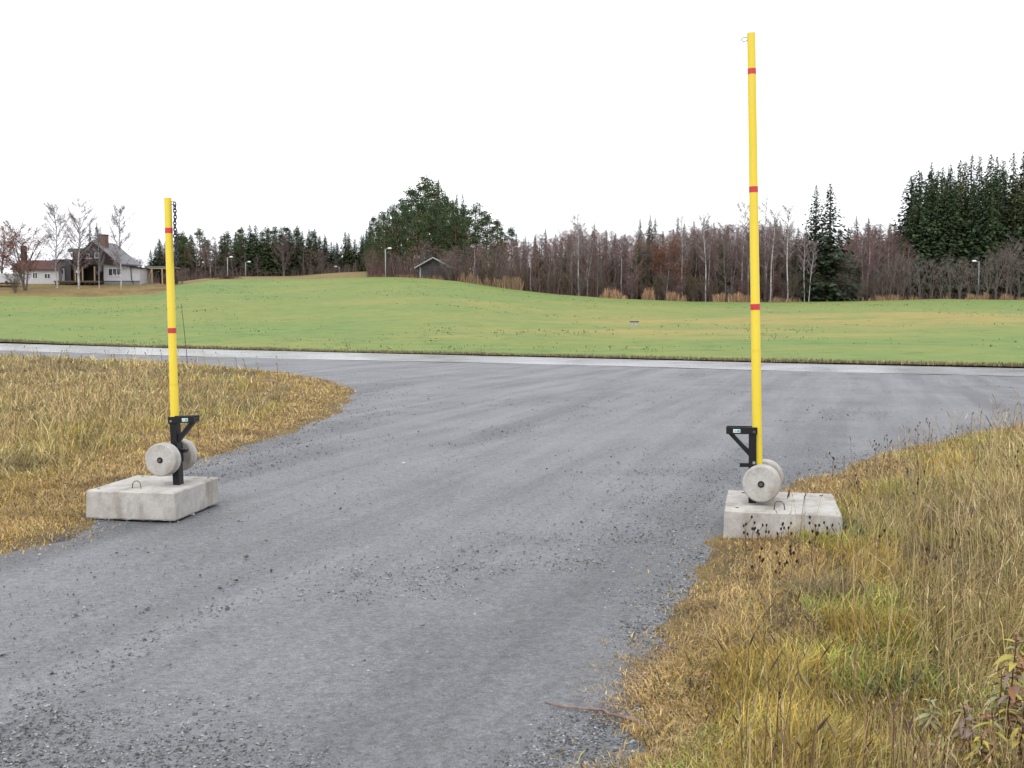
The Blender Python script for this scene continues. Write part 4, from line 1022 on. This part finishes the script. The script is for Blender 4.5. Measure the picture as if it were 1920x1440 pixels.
M_EDGE = material('pale_roof_edge', (.25, .26, .28), .6, .3)
for s in (-1, 1):
    k = (ap - wh) / hw
    a = [(0, -.7, ap), (s * (hw + .75), -.7, ap - k * (hw + .75)), (s * (hw + .75), 6.4, ap - k * (hw + .75)), (0, 6.4, ap)]
    if s < 0: a = [a[1], a[0], a[3], a[2]]
    r_ = MB().hexa([(x, y, z - .10) for x, y, z in a] + a).build('roof', M_METALROOF, sh)
    MB().tube([(0, -.72, ap - .06), (s * (hw + .76), -.72, ap - .06 - k * (hw + .76))], .13, 4).build('roof_edge', M_EDGE, r_)
MB().box(hw - .25, hw, -.14, -.1, 0, wh).build('corner_board', M_LOG, sh)
MB().box(-hw + .1, -hw + .35, -.16, -.1, .2, wh - .2).build('pale_board', M_EDGE, sh)

# ------------------------------------------------------------------ street lamps, marker stakes, well
def lamp(px, ytop, ybase, d, label, dx=1):
    b = pt(px, ybase, d); h = pt(px, ytop, d).z - b.z
    r_ = empty('street_lamp', (b.x, d, b.z)); tag(r_, label, 'street lamp', 'street lamps by the wood')
    MB().tube([(0, 0, -.5), (0, 0, h * .5), (0, 0, h)], [.11, .09, .07], 8).build('pole', M_POLE, r_, smooth_shade=True)
    MB().tube([(0, 0, h - .02), (dx * .35, 0, h + .10), (dx * .55, 0, h + .12)], .04, 6).build('arm', M_POLE, r_)
    MB().tube([(dx * .45, 0, h + .10), (dx * .6, 0, h + .13), (dx * 1.0, 0, h + .15), (dx * 1.15, 0, h + .13)], [.08, .15, .15, .06], 8).build('lamp_head', M_LAMPHEAD, r_)
M_POLE = material('pale_lamp_pole', (.30, .32, .33), .6, .3)
M_LAMPHEAD = material('white_lamp_head', (.72, .74, .75), .4, .4)
lamp(427, 483, 521, 214, 'street lamp on the tan mound before the dark spruces')
lamp(461, 492, 518, 232, 'small far street lamp right of the one on the mound')
lamp(636, 501, 514, 235, 'far lamp head peeping over the long tan mound', -1)
lamp(723, 467, 522, 190, 'street lamp left of the grey log shed')
lamp(1834, 491, 557, 168, 'street lamp among shrubs below the dense spruces', -1)

wp = pt(1189, 625, 83); zz = float(terrain_far(np.array([wp.x]), np.array([83.0]))[0])
well = empty('concrete_well', (wp.x, 83, zz)); tag(well, 'low grey concrete well ring with dark lid in the green field', 'well')
MB().tube([(0, 0, -.2), (0, 0, .30)], [.36, .34], 20, False).build('concrete_ring', M_CONCRETE, well)
MB().tube([(0, 0, .302), (0, 0, .36)], [.40, .38], 20).build('lid', material('dark_lid', (.05, .045, .05), .8, .2), well)
brush = empty('brush_pile', on_ground(424, 206)); tag(brush, 'low heap of cut brown branches on the tan mound', 'brush pile')
r_ = np.random.default_rng(4); p0 = np.stack([r_.normal(0, 1.2, 260), r_.normal(0, .5, 260), r_.uniform(0, .5, 260)], 1); p1 = p0 + np.stack([r_.normal(0, .9, 260), r_.normal(0, .5, 260), r_.normal(0, .25, 260)], 1)
V, Q = strips(p0, p1, np.full(260, .035), r_); link('branches', make_mesh('branches', V, Q, None, [M_TWIG], np.repeat(np.array([[.10, .065, .05]]) * r_.uniform(.6, 1.3, (260, 1)), 4, 0)), brush)

def stake(name, b, t, rad, mat, label, cat='marker stake', group=None):
    o = MB().tube([(0, 0, -.15), tuple((Vector(t) - Vector(b)) * .5), tuple(Vector(t) - Vector(b))], [rad, rad * .9, rad * .6], 7).build(name, mat, None, b)
    tag(o, label, cat, group)
b = gpt(353, 690); stake('marker_stake', b, pt(340, 570, b.y), .014, M_RUST, 'thin dark leaning snow stake beside the shorter barrier boom')
b = gpt(647, 662); stake('marker_stake', (b.x, b.y + 1.2, .05), pt(646, 636, b.y + 1.2), .012, M_RUST, 'tiny thin stake at the far road edge')

# ------------------------------------------------------------------ verge grass
def blades(P, h, w, az, lean, col, r):
    """curved tapering blades: base, knee, tip"""
    n = len(P)
    d = np.stack([np.cos(az), np.sin(az), np.zeros(n)], 1)
    ws = r.uniform(0, 6.28, n); s = np.stack([np.cos(ws), np.sin(ws), np.zeros(n)], 1) * w[:, None]
    up = np.array([0, 0, 1.0])
    c1, c2 = np.cos(lean * .55), np.cos(lean * 1.5); s1, s2 = np.sin(lean * .55), np.sin(lean * 1.5)
    M = P + up * (h * .55 * c1)[:, None] + d * (h * .55 * s1)[:, None]
    T = M + up * (h * .48 * c2)[:, None] + d * (h * .48 * s2)[:, None]
    T[:, 2] = np.maximum(T[:, 2], P[:, 2] + .012)
    V = np.stack([P - s * .5, P + s * .5, M + s * .42, M - s * .42, T], 1).reshape(-1, 3)
    k = np.arange(n)[:, None] * 5
    return V, k + np.array([0, 1, 2, 3]), k + np.array([3, 2, 4]), np.repeat(col, 5, 0)
def heads(P, h, az, lean, col, hcol, r, w):
    """seed stalks: thin stem and a spindle of a head"""
    n = len(P)
    d = np.stack([np.cos(az), np.sin(az), np.zeros(n)], 1); up = np.array([0, 0, 1.0])
    T = P + up * (h * np.cos(lean))[:, None] + d * (h * np.sin(lean))[:, None]
    hd = d * .5 + up * .8; hd /= np.linalg.norm(hd, axis=1, keepdims=True)
    ws = r.uniform(0, 6.28, n); s = np.stack([np.cos(ws), np.sin(ws), np.zeros(n)], 1)
    L = (h * r.uniform(.10, .2, n))[:, None]; w = w[:, None]
    V = np.stack([P - s * w * .5, P + s * w * .5, T + s * w * .35, T - s * w * .35, T, T + hd * L * .4 - s * w * 1.25, T + hd * L, T + hd * L * .5 + s * w * 1.25], 1).reshape(-1, 3)
    k = np.arange(n)[:, None] * 8
    Q = np.concatenate([k + np.array([0, 1, 2, 3]), k + np.array([4, 5, 6, 7])])
    C = np.repeat(np.stack([col, hcol], 1), 4, 1).reshape(-1, 3)
    return V, Q, None, C
def pick(pal, n, r): return np.array(pal)[r.integers(0, len(pal), n)] * r.uniform(.55, 1.35, (n, 1))
class Heap:
    def __init__(s): s.V, s.Q, s.T, s.C, s.n = [], [], [], [], 0
    def add(s, V, Q, T, C):
        s.V.append(V); s.C.append(C); s.Q.append(Q + s.n)
        if T is not None: s.T.append(T + s.n)
        s.n += len(V)
    def build(s, name, mat):
        return link(name, make_mesh(name, np.concatenate(s.V), np.concatenate(s.Q), np.concatenate(s.T) if s.T else None, [mat], np.concatenate(s.C)))
def scatter(u0, u1, y0, y1, n, r):
    u = r.uniform(u0, u1, n); y = 1 / r.uniform(1 / y1, 1 / y0, n); return u * y, y
BLOCKS = [((2.165, 8.165), R(-13.5), .47, .52), ((-3.195, 9.09), R(-8), .44, .49)]
def off_blocks(x, y):
    ok = np.ones(x.shape, bool)
    for (cx_, cy_), a, hx_, hy_ in BLOCKS:
        dx, dy = x - cx_, y - cy_; lx, ly = dx * math.cos(a) + dy * math.sin(a), -dx * math.sin(a) + dy * math.cos(a)
        ok &= ~((np.abs(lx) < hx_) & (np.abs(ly) < hy_))
    return ok
ORANGE = [(.47, .32, .125), (.43, .285, .11), (.52, .38, .19), (.37, .23, .105), (.38, .29, .095), (.28, .18, .095), (.44, .35, .20)]
LUSH = [(.36, .36, .070), (.42, .38, .080), (.27, .33, .065), (.44, .37, .10), (.20, .28, .060), (.46, .42, .18)]
GOLD = [(.46, .31, .070), (.41, .28, .065), (.36, .30, .065), (.48, .36, .11), (.24, .18, .06)]
STRAW = [(.44, .34, .165), (.40, .29, .125), (.34, .235, .10), (.50, .40, .22), (.28, .195, .09), (.30, .27, .10)]
DUN = [(.19, .14, .070), (.13, .10, .055), (.23, .17, .08), (.15, .14, .06)]
HERB = [(.10, .135, .065), (.14, .17, .10), (.09, .075, .06), (.17, .20, .09)]
OLIVE = [(.22, .24, .065), (.28, .265, .08), (.17, .20, .06), (.32, .28, .09)]

def grow(name, poly, u0, u1, y0, y1, n, n_edge, seed, label, side):
    r = np.random.default_rng(seed); H = Heap()
    x, y = scatter(u0, u1, y0, y1, n, r)
    bx, by = scatter(u1, 1.7, 1.2, 11, n // 3, r) if side == 'right' else scatter(-1.3, u0, 4, 24, n // 4, r)   # on past the picture's edge
    x, y = np.concatenate([x, bx]), np.concatenate([y, by]); n = len(x)
    s = sdist(x, y, poly)
    edge = .30 * vnoise(x, y, .55, 1) + .22 * vnoise(x, y, .18, 2)
    stray = r.random(n) < .09
    ok = (s + edge > np.where(stray, -.45, -.12) + .18 * r.random(n)) & off_blocks(x, y) & (y < near_y(x) - 1.2)
    x, y, s = x[ok], y[ok], s[ok]
    z = np.maximum(terrain(x, y), 0.0) - .01
    P = np.stack([x, y, z], 1); n = len(x)
    big, mid, fine = vnoise(x, y, 1.6, 10), vnoise(x, y, .6, 11), vnoise(x, y, .22, 12)
    zone = np.zeros(n, int)                                   # 0 short orange, 1 lush, 2 gold, 3 straw, 4 dun, 5 olive
    q = s + .9 * big + .35 * mid
    roll = r.random(n)
    if side == 'right':
        zone = np.where(q < .50, np.where(roll < .80, 0, np.where(roll < .9, 4, 2)), np.where(q < 1.05, np.where(mid + .35 * (roll - .5) > .0, 1, 2), np.where(q < 1.7, np.where(roll < .35, 1, np.where(roll < .7, 3, 5)), np.where(roll < .52, 3, np.where(roll < .70, 4, 5)))))
        zone = np.where((y < 4.9) & (s > .35) & (s < 1.3) & (roll < .8), np.where(mid > -.05, 2, 1), zone)
        zone = np.where((s > .5) & (vnoise(x, y, .45, 13) > .24), 4, zone)
        zone = np.where((s > .35) & (s < 1.9) & (vnoise(x, y, .40, 9) > .24) & (roll < .45), 6, zone)
    else:
        q = s + 2.2 * vnoise(x, y, 2.8, 10) + .8 * mid
        zone = np.where(q < 1.3, np.where(roll < .80, 0, 2), np.where(q < 3.0, np.where(roll < .25, 2, np.where(roll < .6, 0, np.where(roll < .8, 5, 3))), np.where(roll < .50, 3, np.where(roll < .60, 5, np.where(roll < .92, 0, 4)))))
        zone = np.where((s > 1.2) & (vnoise(x, y, 2.2, 13) > .22), np.where(roll < .6, 4, zone), zone)
    hmin = np.array([.025, .07, .08, .13, .08, .08, .04])[zone]; hmax = np.array([.09, .20, .24, .42, .28, .26, .12])[zone]
    if side == 'left':
        hmin, hmax = np.array([.03, .08, .06, .12, .12, .08, .05])[zone], np.array([.14, .20, .20, .34, .32, .26, .1])[zone]
    near_edge = smooth(-.05, .8, s + .4 * mid)
    corner = 1 - .72 * smooth(4.6, 4.0, y) * smooth(1.05, 1.5, x) if side == 'right' else 1.0
    h = (hmin + (hmax - hmin) * r.random(n) ** 1.3) * (.35 + .65 * near_edge) * corner * (1 + .7 * np.clip(fine, -.4, .5))
    h *= 1 + (0.30 * smooth(1.5, 4, s) if side == 'right' else .9 * np.clip(vnoise(x, y, 1.3, 15) + .1, -.3, .5) + .25 * smooth(24, 40, y))
    lean = np.abs(r.normal(0, .62, n)) + np.array([.80, .35, .32, .36, .75, .48, .8])[zone] * (1.0 if side == 'right' else 1.25)
    az = vnoise(x, y, .8, 14) * 9 + r.normal(0, 1.3, n)
    w = np.maximum((1.0 if side == 'right' else 1.3) * np.array([.0042, .0052, .0042, .0045, .006, .005, .017])[zone], y * .00065) * r.uniform(.7, 1.3, n)
    C = np.zeros((n, 3))
    for k, pal in enumerate((ORANGE, LUSH, GOLD, STRAW, DUN, OLIVE, HERB)):
        m = zone == k; C[m] = pick(pal, m.sum(), r)
    if side == 'left': C *= 1.12
    C *= (1 + .55 * vnoise(x, y, .35, 4) + .35 * vnoise(x, y, 1.4, 6))[:, None]
    H.add(*blades(P, h, w, az, lean, C, r))
    # matted short dead grass thinning out over the gravel
    ex, ey = scatter(u0, u1, y0, min(y1, 40), n_edge, r); es = sdist(ex, ey, poly)
    k_ = (es > -.55) & (es < (.75 if side == 'right' else 1.3)) & off_blocks(ex, ey) & (ey < near_y(ex) - 1.2); ex, ey, es = ex[k_], ey[k_], es[k_]
    cl = es + .34 * vnoise(ex, ey, .30, 1) + .30 * vnoise(ex, ey, .09, 2) + .22 * vnoise(ex, ey, .7, 3)
    k_ = r.random(len(ex)) < np.where(cl > .06, 1, smooth(-.30, .06, cl) * .30); ex, ey, es = ex[k_], ey[k_], es[k_]; ne = len(ex)
    EP = np.stack([ex, ey, np.maximum(terrain(ex, ey), 0.0) - .004], 1)
    eh = r.uniform(.02, .075, ne) * (.6 + .6 * smooth(-.2, .4, es)) * (1 + ey * .012)
    ec = pick(ORANGE + [(.24, .16, .09), (.36, .27, .14)], ne, r) * (1 + .6 * vnoise(ex, ey, .4, 5))[:, None]
    H.add(*blades(EP, eh, np.maximum(.0045, ey * .0007) * r.uniform(.7, 1.3, ne), vnoise(ex, ey, .5, 6) * 12 + r.normal(0, 1.2, ne), np.abs(r.normal(1.0, .35, ne)), ec, r))
    # upright straws with seed heads
    pr = np.where(s > .9, .020, .004) * (1.4 if side == 'right' else .45)
    m = (r.random(n) < pr) & (s > .4); k = m.sum()
    hh = r.uniform(.35, .78, k) * (corner[m] if side == 'right' else 1.0) * (.6 + .4 * smooth(.5, 2, s[m]))
    c = pick(STRAW, k, r); hc = pick([(.36, .28, .16), (.26, .18, .10), (.16, .10, .06)], k, r)
    H.add(*heads(P[m], hh, r.uniform(0, 6.28, k), np.abs(r.normal(.10, .16, k)), c, hc, r, np.maximum(.0026, y[m] * .00042)))
    # dark brown weed stems
    m = (r.random(n) < (.0035 + .007 * smooth(1.3, 2.4, s) if side == 'right' else .0035)) & (s > .45); k = m.sum(); c = pick([(.12, .065, .04), (.17, .09, .05), (.09, .055, .045)], k, r)
    H.add(*heads(P[m], r.uniform(.2, .55, k) * (corner[m] if side == 'right' else 1.0), r.uniform(0, 6.28, k), np.abs(r.normal(.08, .12, k)), c, c * .8, r, np.maximum(.0034, y[m] * .0005)))
    o = H.build(name, M_GRASS); tag(o, label, 'grass', None, 'stuff'); return o
grow('grass', RIGHT_POLY, .02, .66, 2.5, 26, 200000, 330000, 21, 'yellowing autumn grass and straw on the verge right of the gravel', 'right')
grow('grass', LEFT_POLY, -.68, -.10, 5.5, 56, 160000, 260000, 22, 'golden dry grass on the verge left of the gravel', 'left')

# ragged dead fringe along the far side of the asphalt and short turf of the field
r_ = np.random.default_rng(31); n = 20000
t = r_.uniform(0, 1, n); fx = r_.uniform(-46, 24, n); fy = far_y(fx) + .25 + np.abs(r_.normal(0, .35, n))
P = np.stack([fx, fy, np.maximum(terrain_far(fx, fy), 0) + .03], 1); H = Heap()
H.add(*blades(P, r_.uniform(.05, .20, n) * (.5 + .9 * np.clip(vnoise(fx, fy, 3, 6) + .5, 0, 1)), r_.uniform(.02, .04, n), r_.uniform(0, 6.28, n), np.abs(r_.normal(.5, .3, n)), pick([(.22, .17, .10), (.28, .22, .12), (.22, .22, .09), (.16, .12, .08)], n, r_), r_))
tag(H.build('roadside_grass', M_GRASS), 'brown dead grass fringe along the far edge of the asphalt', 'grass', None, 'stuff')
n = 26000
u = r_.uniform(-.62, .62, n); q = r_.random(n) ** 1.5
d0 = 47.6 / (1 + .70 * u); fy = d0 + 1 + q * (edge_d(u) - d0 - 6); fx = u * fy
ok = fy > far_y(fx) + .6; fx, fy = fx[ok], fy[ok]; n = len(fx)
tuft = np.clip(vnoise(fx, fy, 7, 2) + .9 * vnoise(fx, fy, 1.6, 3) + .35, 0, 1)
k_ = r_.random(n) < smooth(.45, .85, tuft) * .8 + .04; fx, fy, tuft = fx[k_], fy[k_], tuft[k_]; n = len(fx)
P = np.stack([fx, fy, terrain_far(fx, fy) + .02], 1); H = Heap()
H.add(*blades(P, (.04 + .10 * tuft) * r_.uniform(.6, 1.5, n), r_.uniform(.05, .12, n) * (fy / 70), r_.uniform(0, 6.28, n), np.abs(r_.normal(.6, .3, n)), pick([(.17, .25, .095), (.15, .22, .085), (.20, .26, .095), (.23, .24, .10), (.14, .18, .075)], n, r_), r_))
tag(H.build('turf', M_GRASS), 'short green turf tufts over the meadow', 'grass', None, 'stuff')

# ------------------------------------------------------------------ loose crushed stone on the gravel
r_ = np.random.default_rng(41)
def stones(n, u0, u1, y0, y1, size, cond, cols):
    x, y = scatter(u0, u1, y0, y1, n, r_)
    sl, sr = sdist(x, y, LEFT_POLY), sdist(x, y, RIGHT_POLY)
    ac, al = x * ca - y * sa, x * sa + y * ca
    ridge = vnoise(ac, al / 7, .8, 6) + .5 * vnoise(x, y, .5, 9)
    edge = np.maximum(smooth(-1.6, -.1, sl), smooth(-.9, -.05, sr))
    ok = (sl < .15) & (sr < .15) & off_blocks(x, y) & (y < near_y(x) - .6) & (r_.random(n) < cond(ridge, edge))
    x, y = x[ok], y[ok]; n = len(x)
    s = size(n) * (.6 + .045 * y)
    o = np.array([(1, 0, 0), (0, 1, 0), (-1, 0, 0), (0, -1, 0), (0, 0, 1), (0, 0, -1)], float)
    B = o[None] * s[:, None, None] * r_.uniform(.55, 1.25, (n, 6, 1)) * np.array([1, 1, .62])
    B += r_.normal(0, .16, (n, 6, 3)) * s[:, None, None]
    a = r_.uniform(0, 6.28, n); c_, s_ = np.cos(a), np.sin(a)
    X_, Y_ = B[..., 0] * c_[:, None] - B[..., 1] * s_[:, None], B[..., 0] * s_[:, None] + B[..., 1] * c_[:, None]
    V = np.stack([X_ + x[:, None], Y_ + y[:, None], B[..., 2] + (s * .22 + .004)[:, None]], -1).reshape(-1, 3)
    T = np.array([(0, 1, 4), (1, 2, 4), (2, 3, 4), (3, 0, 4), (1, 0, 5), (2, 1, 5), (3, 2, 5), (0, 3, 5)])
    T = (np.arange(n)[:, None, None] * 6 + T[None]).reshape(-1, 3)
    C = np.repeat(pick(cols, n, r_), 6, 0)
    return V, T, C
SG = [(.11, .115, .122), (.15, .155, .163), (.20, .205, .213), (.070, .073, .080), (.13, .13, .135), (.05, .052, .058)]
parts = [stones(130000, -.62, .62, 2.6, 36, lambda n: r_.uniform(.004, .0095, n), lambda rd_, e: np.clip(.22 + 1.4 * rd_ + .7 * e, .12, 1), SG + [(.27, .27, .275)]),
         stones(60000, -.62, .62, 2.6, 24, lambda n: r_.uniform(.006, .0125, n), lambda rd_, e: np.clip(.9 * e ** 1.5 + 1.1 * (rd_ - .12), 0, 1), SG + [(.26, .265, .275), (.06, .063, .07)]),
         stones(11000, -.62, .62, 2.6, 26, lambda n: r_.uniform(.009, .016, n), lambda rd_, e: np.clip(.18 + .8 * rd_ + .5 * e, .06, 1), SG + [(.30, .30, .30), (.06, .055, .06), (.08, .08, .085)]),
         stones(260, -.6, .6, 2.8, 20, lambda n: r_.uniform(.015, .026, n), lambda rd_, e: .5 + 0 * rd_, SG + [(.05, .045, .05), (.38, .37, .36)])]
V, T, C, k = [], [], [], 0
for a, b_, c_ in parts: V.append(a); T.append(b_ + k); C.append(c_); k += len(a)
tag(link('gravel', make_mesh('gravel', np.concatenate(V), None, np.concatenate(T), [M_STONE], np.concatenate(C))), 'loose grey crushed stone scattered over the gravel track', 'gravel', None, 'stuff')

# ------------------------------------------------------------------ fallen twig, plants at the near right corner
def twig(pts, rad, label, mat):
    W = [gpt(a, b_, .02 + .01 * (i % 2)) for i, (a, b_) in enumerate(pts)]
    root = empty('fallen_twig', (W[0].x, W[0].y, 0)); tag(root, label, 'twig')
    q = [tuple(p - Vector((W[0].x, W[0].y, 0))) for p in W]
    MB().tube(q, np.linspace(rad, rad * .45, len(q)), 7).build('stick', mat, root, smooth_shade=True); return root, q
M_TWIGBARK = material('reddish_twig_bark', rough=.7, spec=.3)
base(M_TWIGBARK, ramp(M_TWIGBARK, noise(M_TWIGBARK, coords(M_TWIGBARK), 30, 4), [(.3, (.12, .075, .062)), (.7, (.27, .18, .15))]))
root, q = twig([(1021, 1317), (1045, 1323), (1090, 1328), (1132, 1331), (1143, 1339), (1165, 1343), (1195, 1352), (1224, 1360)][::-1], .0085, 'long reddish-grey fallen twig lying on the gravel near the verge', M_TWIGBARK)
MB().tube([q[4], (q[4][0] + .03, q[4][1] + .05, q[4][2] + .02)], [.003, .0015], 5).build('side_shoot', M_TWIGBARK, root)
twig([(1228, 1208), (1255, 1212), (1292, 1216)], .004, 'short dark twig on the gravel edge below the tan tuft', M_TWIGBARK)
twig([(1165, 1268), (1195, 1278), (1222, 1292)], .004, 'short reddish twig poking out of the verge over the gravel', M_TWIGBARK)

LEAVES = [material('leaf_' + k, c, .6, .3) for k, c in (('olive', (.20, .19, .07)), ('yellow', (.34, .28, .06)), ('mauve', (.20, .145, .12)), ('rust', (.24, .115, .06)), ('pale_green', (.26, .26, .13)))]
M_REDSTEM = material('dark_red_stem', (.085, .022, .028), .6, .3)
def leaf_mesh(L, W, fold, droop, mat):
    V, Q = [], []
    n = 6
    for i in range(n + 1):
        t = i / n; w = W * math.sin(math.pi * min(1, t * .94 + .03)) ** .8 * (1 - .35 * t)
        z = -droop * t * t * L; V += [(t * L, -w, z + fold * w), (t * L, 0, z), (t * L, w, z + fold * w)]
    for i in range(n):
        a = i * 3; Q += [(a, a + 3, a + 4, a + 1), (a + 1, a + 4, a + 5, a + 2)]
    return make_mesh('leaf', V, Q, None, [mat], smooth_shade=True)
LM = [leaf_mesh(random.uniform(.055, .085), random.uniform(.010, .016), random.uniform(.1, .8), random.uniform(.1, .7), m) for m in LEAVES for _ in range(3)]
def leafy(px, ybase, ytop, dist, n, label, pal, lean=0.0, lsc=1.0):
    p = pt(px, ybase, dist); z0 = max(tz(p.x, dist), 0) - .02
    h = pt(px, ytop, dist).z - z0
    root = empty('leafy_weed', (p.x, dist, z0), random.uniform(0, .4)); tag(root, label, 'plant', 'leafy weeds in the verge')
    st = [(lean * h * (i / 6) ** 1.5 + .004 * math.sin(i * 2), .004 * math.cos(i * 3), h * i / 6) for i in range(7)]
    MB().tube(st, np.linspace(.0042, .0018, 7), 6).build('stem', M_REDSTEM, root, smooth_shade=True)
    for i in range(n):
        f = .22 + .78 * (i + random.random() * .6) / n; k = min(5, int(f * 6)); g_ = f * 6 - k
        a, b_ = Vector(st[k]), Vector(st[k + 1]); c = a + (b_ - a) * g_
        o_ = link('leaf', LM[random.choice(pal) * 3 + random.randrange(3)], root, c, (random.uniform(-.5, .5), random.uniform(-.5, .35), i * 2.4 + random.uniform(-.4, .4)))
        s_ = lsc * random.uniform(.7, 1.15) * (1.0 if f < .8 else .7); o_.scale = (s_, s_, s_)
leafy(1886, 1440, 1190, 3.75, 30, 'tallest dark-red-stemmed leafy weed in the near corner', [0, 1, 1, 2, 3], .08)
leafy(1808, 1440, 1318, 3.75, 22, 'dark-red-stemmed weed with mauve leaves left of the tallest one', [2, 2, 3, 0], -.06)
leafy(1818, 1440, 1350, 3.6, 18, 'short mauve-leaved weed just before the tallest one', [2, 3, 1], .03)
leafy(1742, 1440, 1306, 3.85, 26, 'pale green leafy weed at the left of the corner clump', [4, 4, 0], .02, .8)
leafy(1862, 1440, 1330, 3.5, 20, 'bushy rust-leaved weed at the bottom corner', [3, 2, 0, 1], -.04)
leafy(1912, 1440, 1300, 3.5, 22, 'leafy weed at the extreme corner of the verge', [2, 3, 1, 0], .05)
leafy(1868, 1440, 1262, 3.9, 26, 'olive-leaved weed rising behind the corner clump', [0, 0, 1, 4], .06)
leafy(1905, 1440, 1236, 3.95, 26, 'rust-tinted weed crowding the tallest one from the outside', [3, 2, 0], -.05)
leafy(1838, 1440, 1380, 3.45, 18, 'low yellow-leaved weed at the very bottom of the clump', [1, 0, 3], .02)
leafy(1770, 1440, 1375, 3.5, 16, 'low grey-mauve leafy weed in the corner clump', [2, 0, 4], .0)

M_SEED = material('dark_seed_head', (.035, .02, .018), .9, .1)
M_STALK = material('dry_stalk', (.13, .08, .05), .8, .2)
def seed_weed(px, ybase, ytop, dist, label, nh=4):
    p = pt(px, ybase, dist); z0 = max(tz(p.x, dist), 0) - .02; h = max(.15, pt(px, ytop, dist).z - z0)
    root = empty('seed_weed', (p.x, dist, z0), random.uniform(0, 6)); tag(root, label, 'weed', 'dark seed-headed weeds')
    l_ = random.uniform(-.12, .12)
    st = [(l_ * h * (i / 4) ** 1.4, 0, h * i / 4) for i in range(5)]
    MB().tube(st, np.linspace(.0035, .0018, 5), 5).build('stem', M_STALK, root)
    for i in range(nh):
        k = 2 + i % 3; a = Vector(st[k]); d_ = Vector((math.cos(i * 2.1) * .035, math.sin(i * 2.1) * .035, .05)) if i else Vector((0, 0, .004))
        if i == 0: a = Vector(st[4])
        e = a + d_ * random.uniform(.7, 1.3)
        b_ = MB().tube([a, e], [.0015, .0012], 4, False); b_.tube([e - Vector((0, 0, .004)), e + Vector((0, 0, .004)), e + Vector((0, 0, .014)), e + Vector((0, 0, .02))], [.002, .008, .007, .002], 6)
        b_.build('seed_head', M_SEED, root)
for i, (px, yb, yt, d) in enumerate([(1398, 1035, 986, 7.35), (1410, 1035, 994, 7.3), (1421, 1038, 998, 7.3), (1432, 1040, 1003, 7.25), (1466, 1040, 1010, 7.3), (1480, 1042, 1004, 7.3), (1550, 1045, 1004, 7.2), (1527, 1062, 988, 7.1)]):
    seed_weed(px, yb, yt, d, 'small weed with dark seed heads in front of the concrete base', 4)
for i, (px, yb, yt, d) in enumerate([(1418, 1160, 1048, 6.2), (1460, 1170, 1060, 6.1), (1482, 1130, 1040, 6.5), (1520, 1100, 1000, 6.8), (1648, 1130, 1010, 6.6), (1742, 1160, 1060, 6.2), (1780, 1175, 1030, 6.1), (1712, 1040, 900, 8.2), (1605, 990, 905, 9.0), (1700, 960, 890, 10), (1852, 900, 830, 11.5), (1790, 880, 812, 12), (1665, 900, 826, 12), (1640, 905, 835, 12), (1560, 930, 860, 10.5), (1720, 870, 800, 13), (1740, 865, 795, 13), (1906, 1000, 850, 9)]):
    seed_weed(px, yb, yt, d, 'brown dry weed with dark seed heads standing in the straw verge', 5)
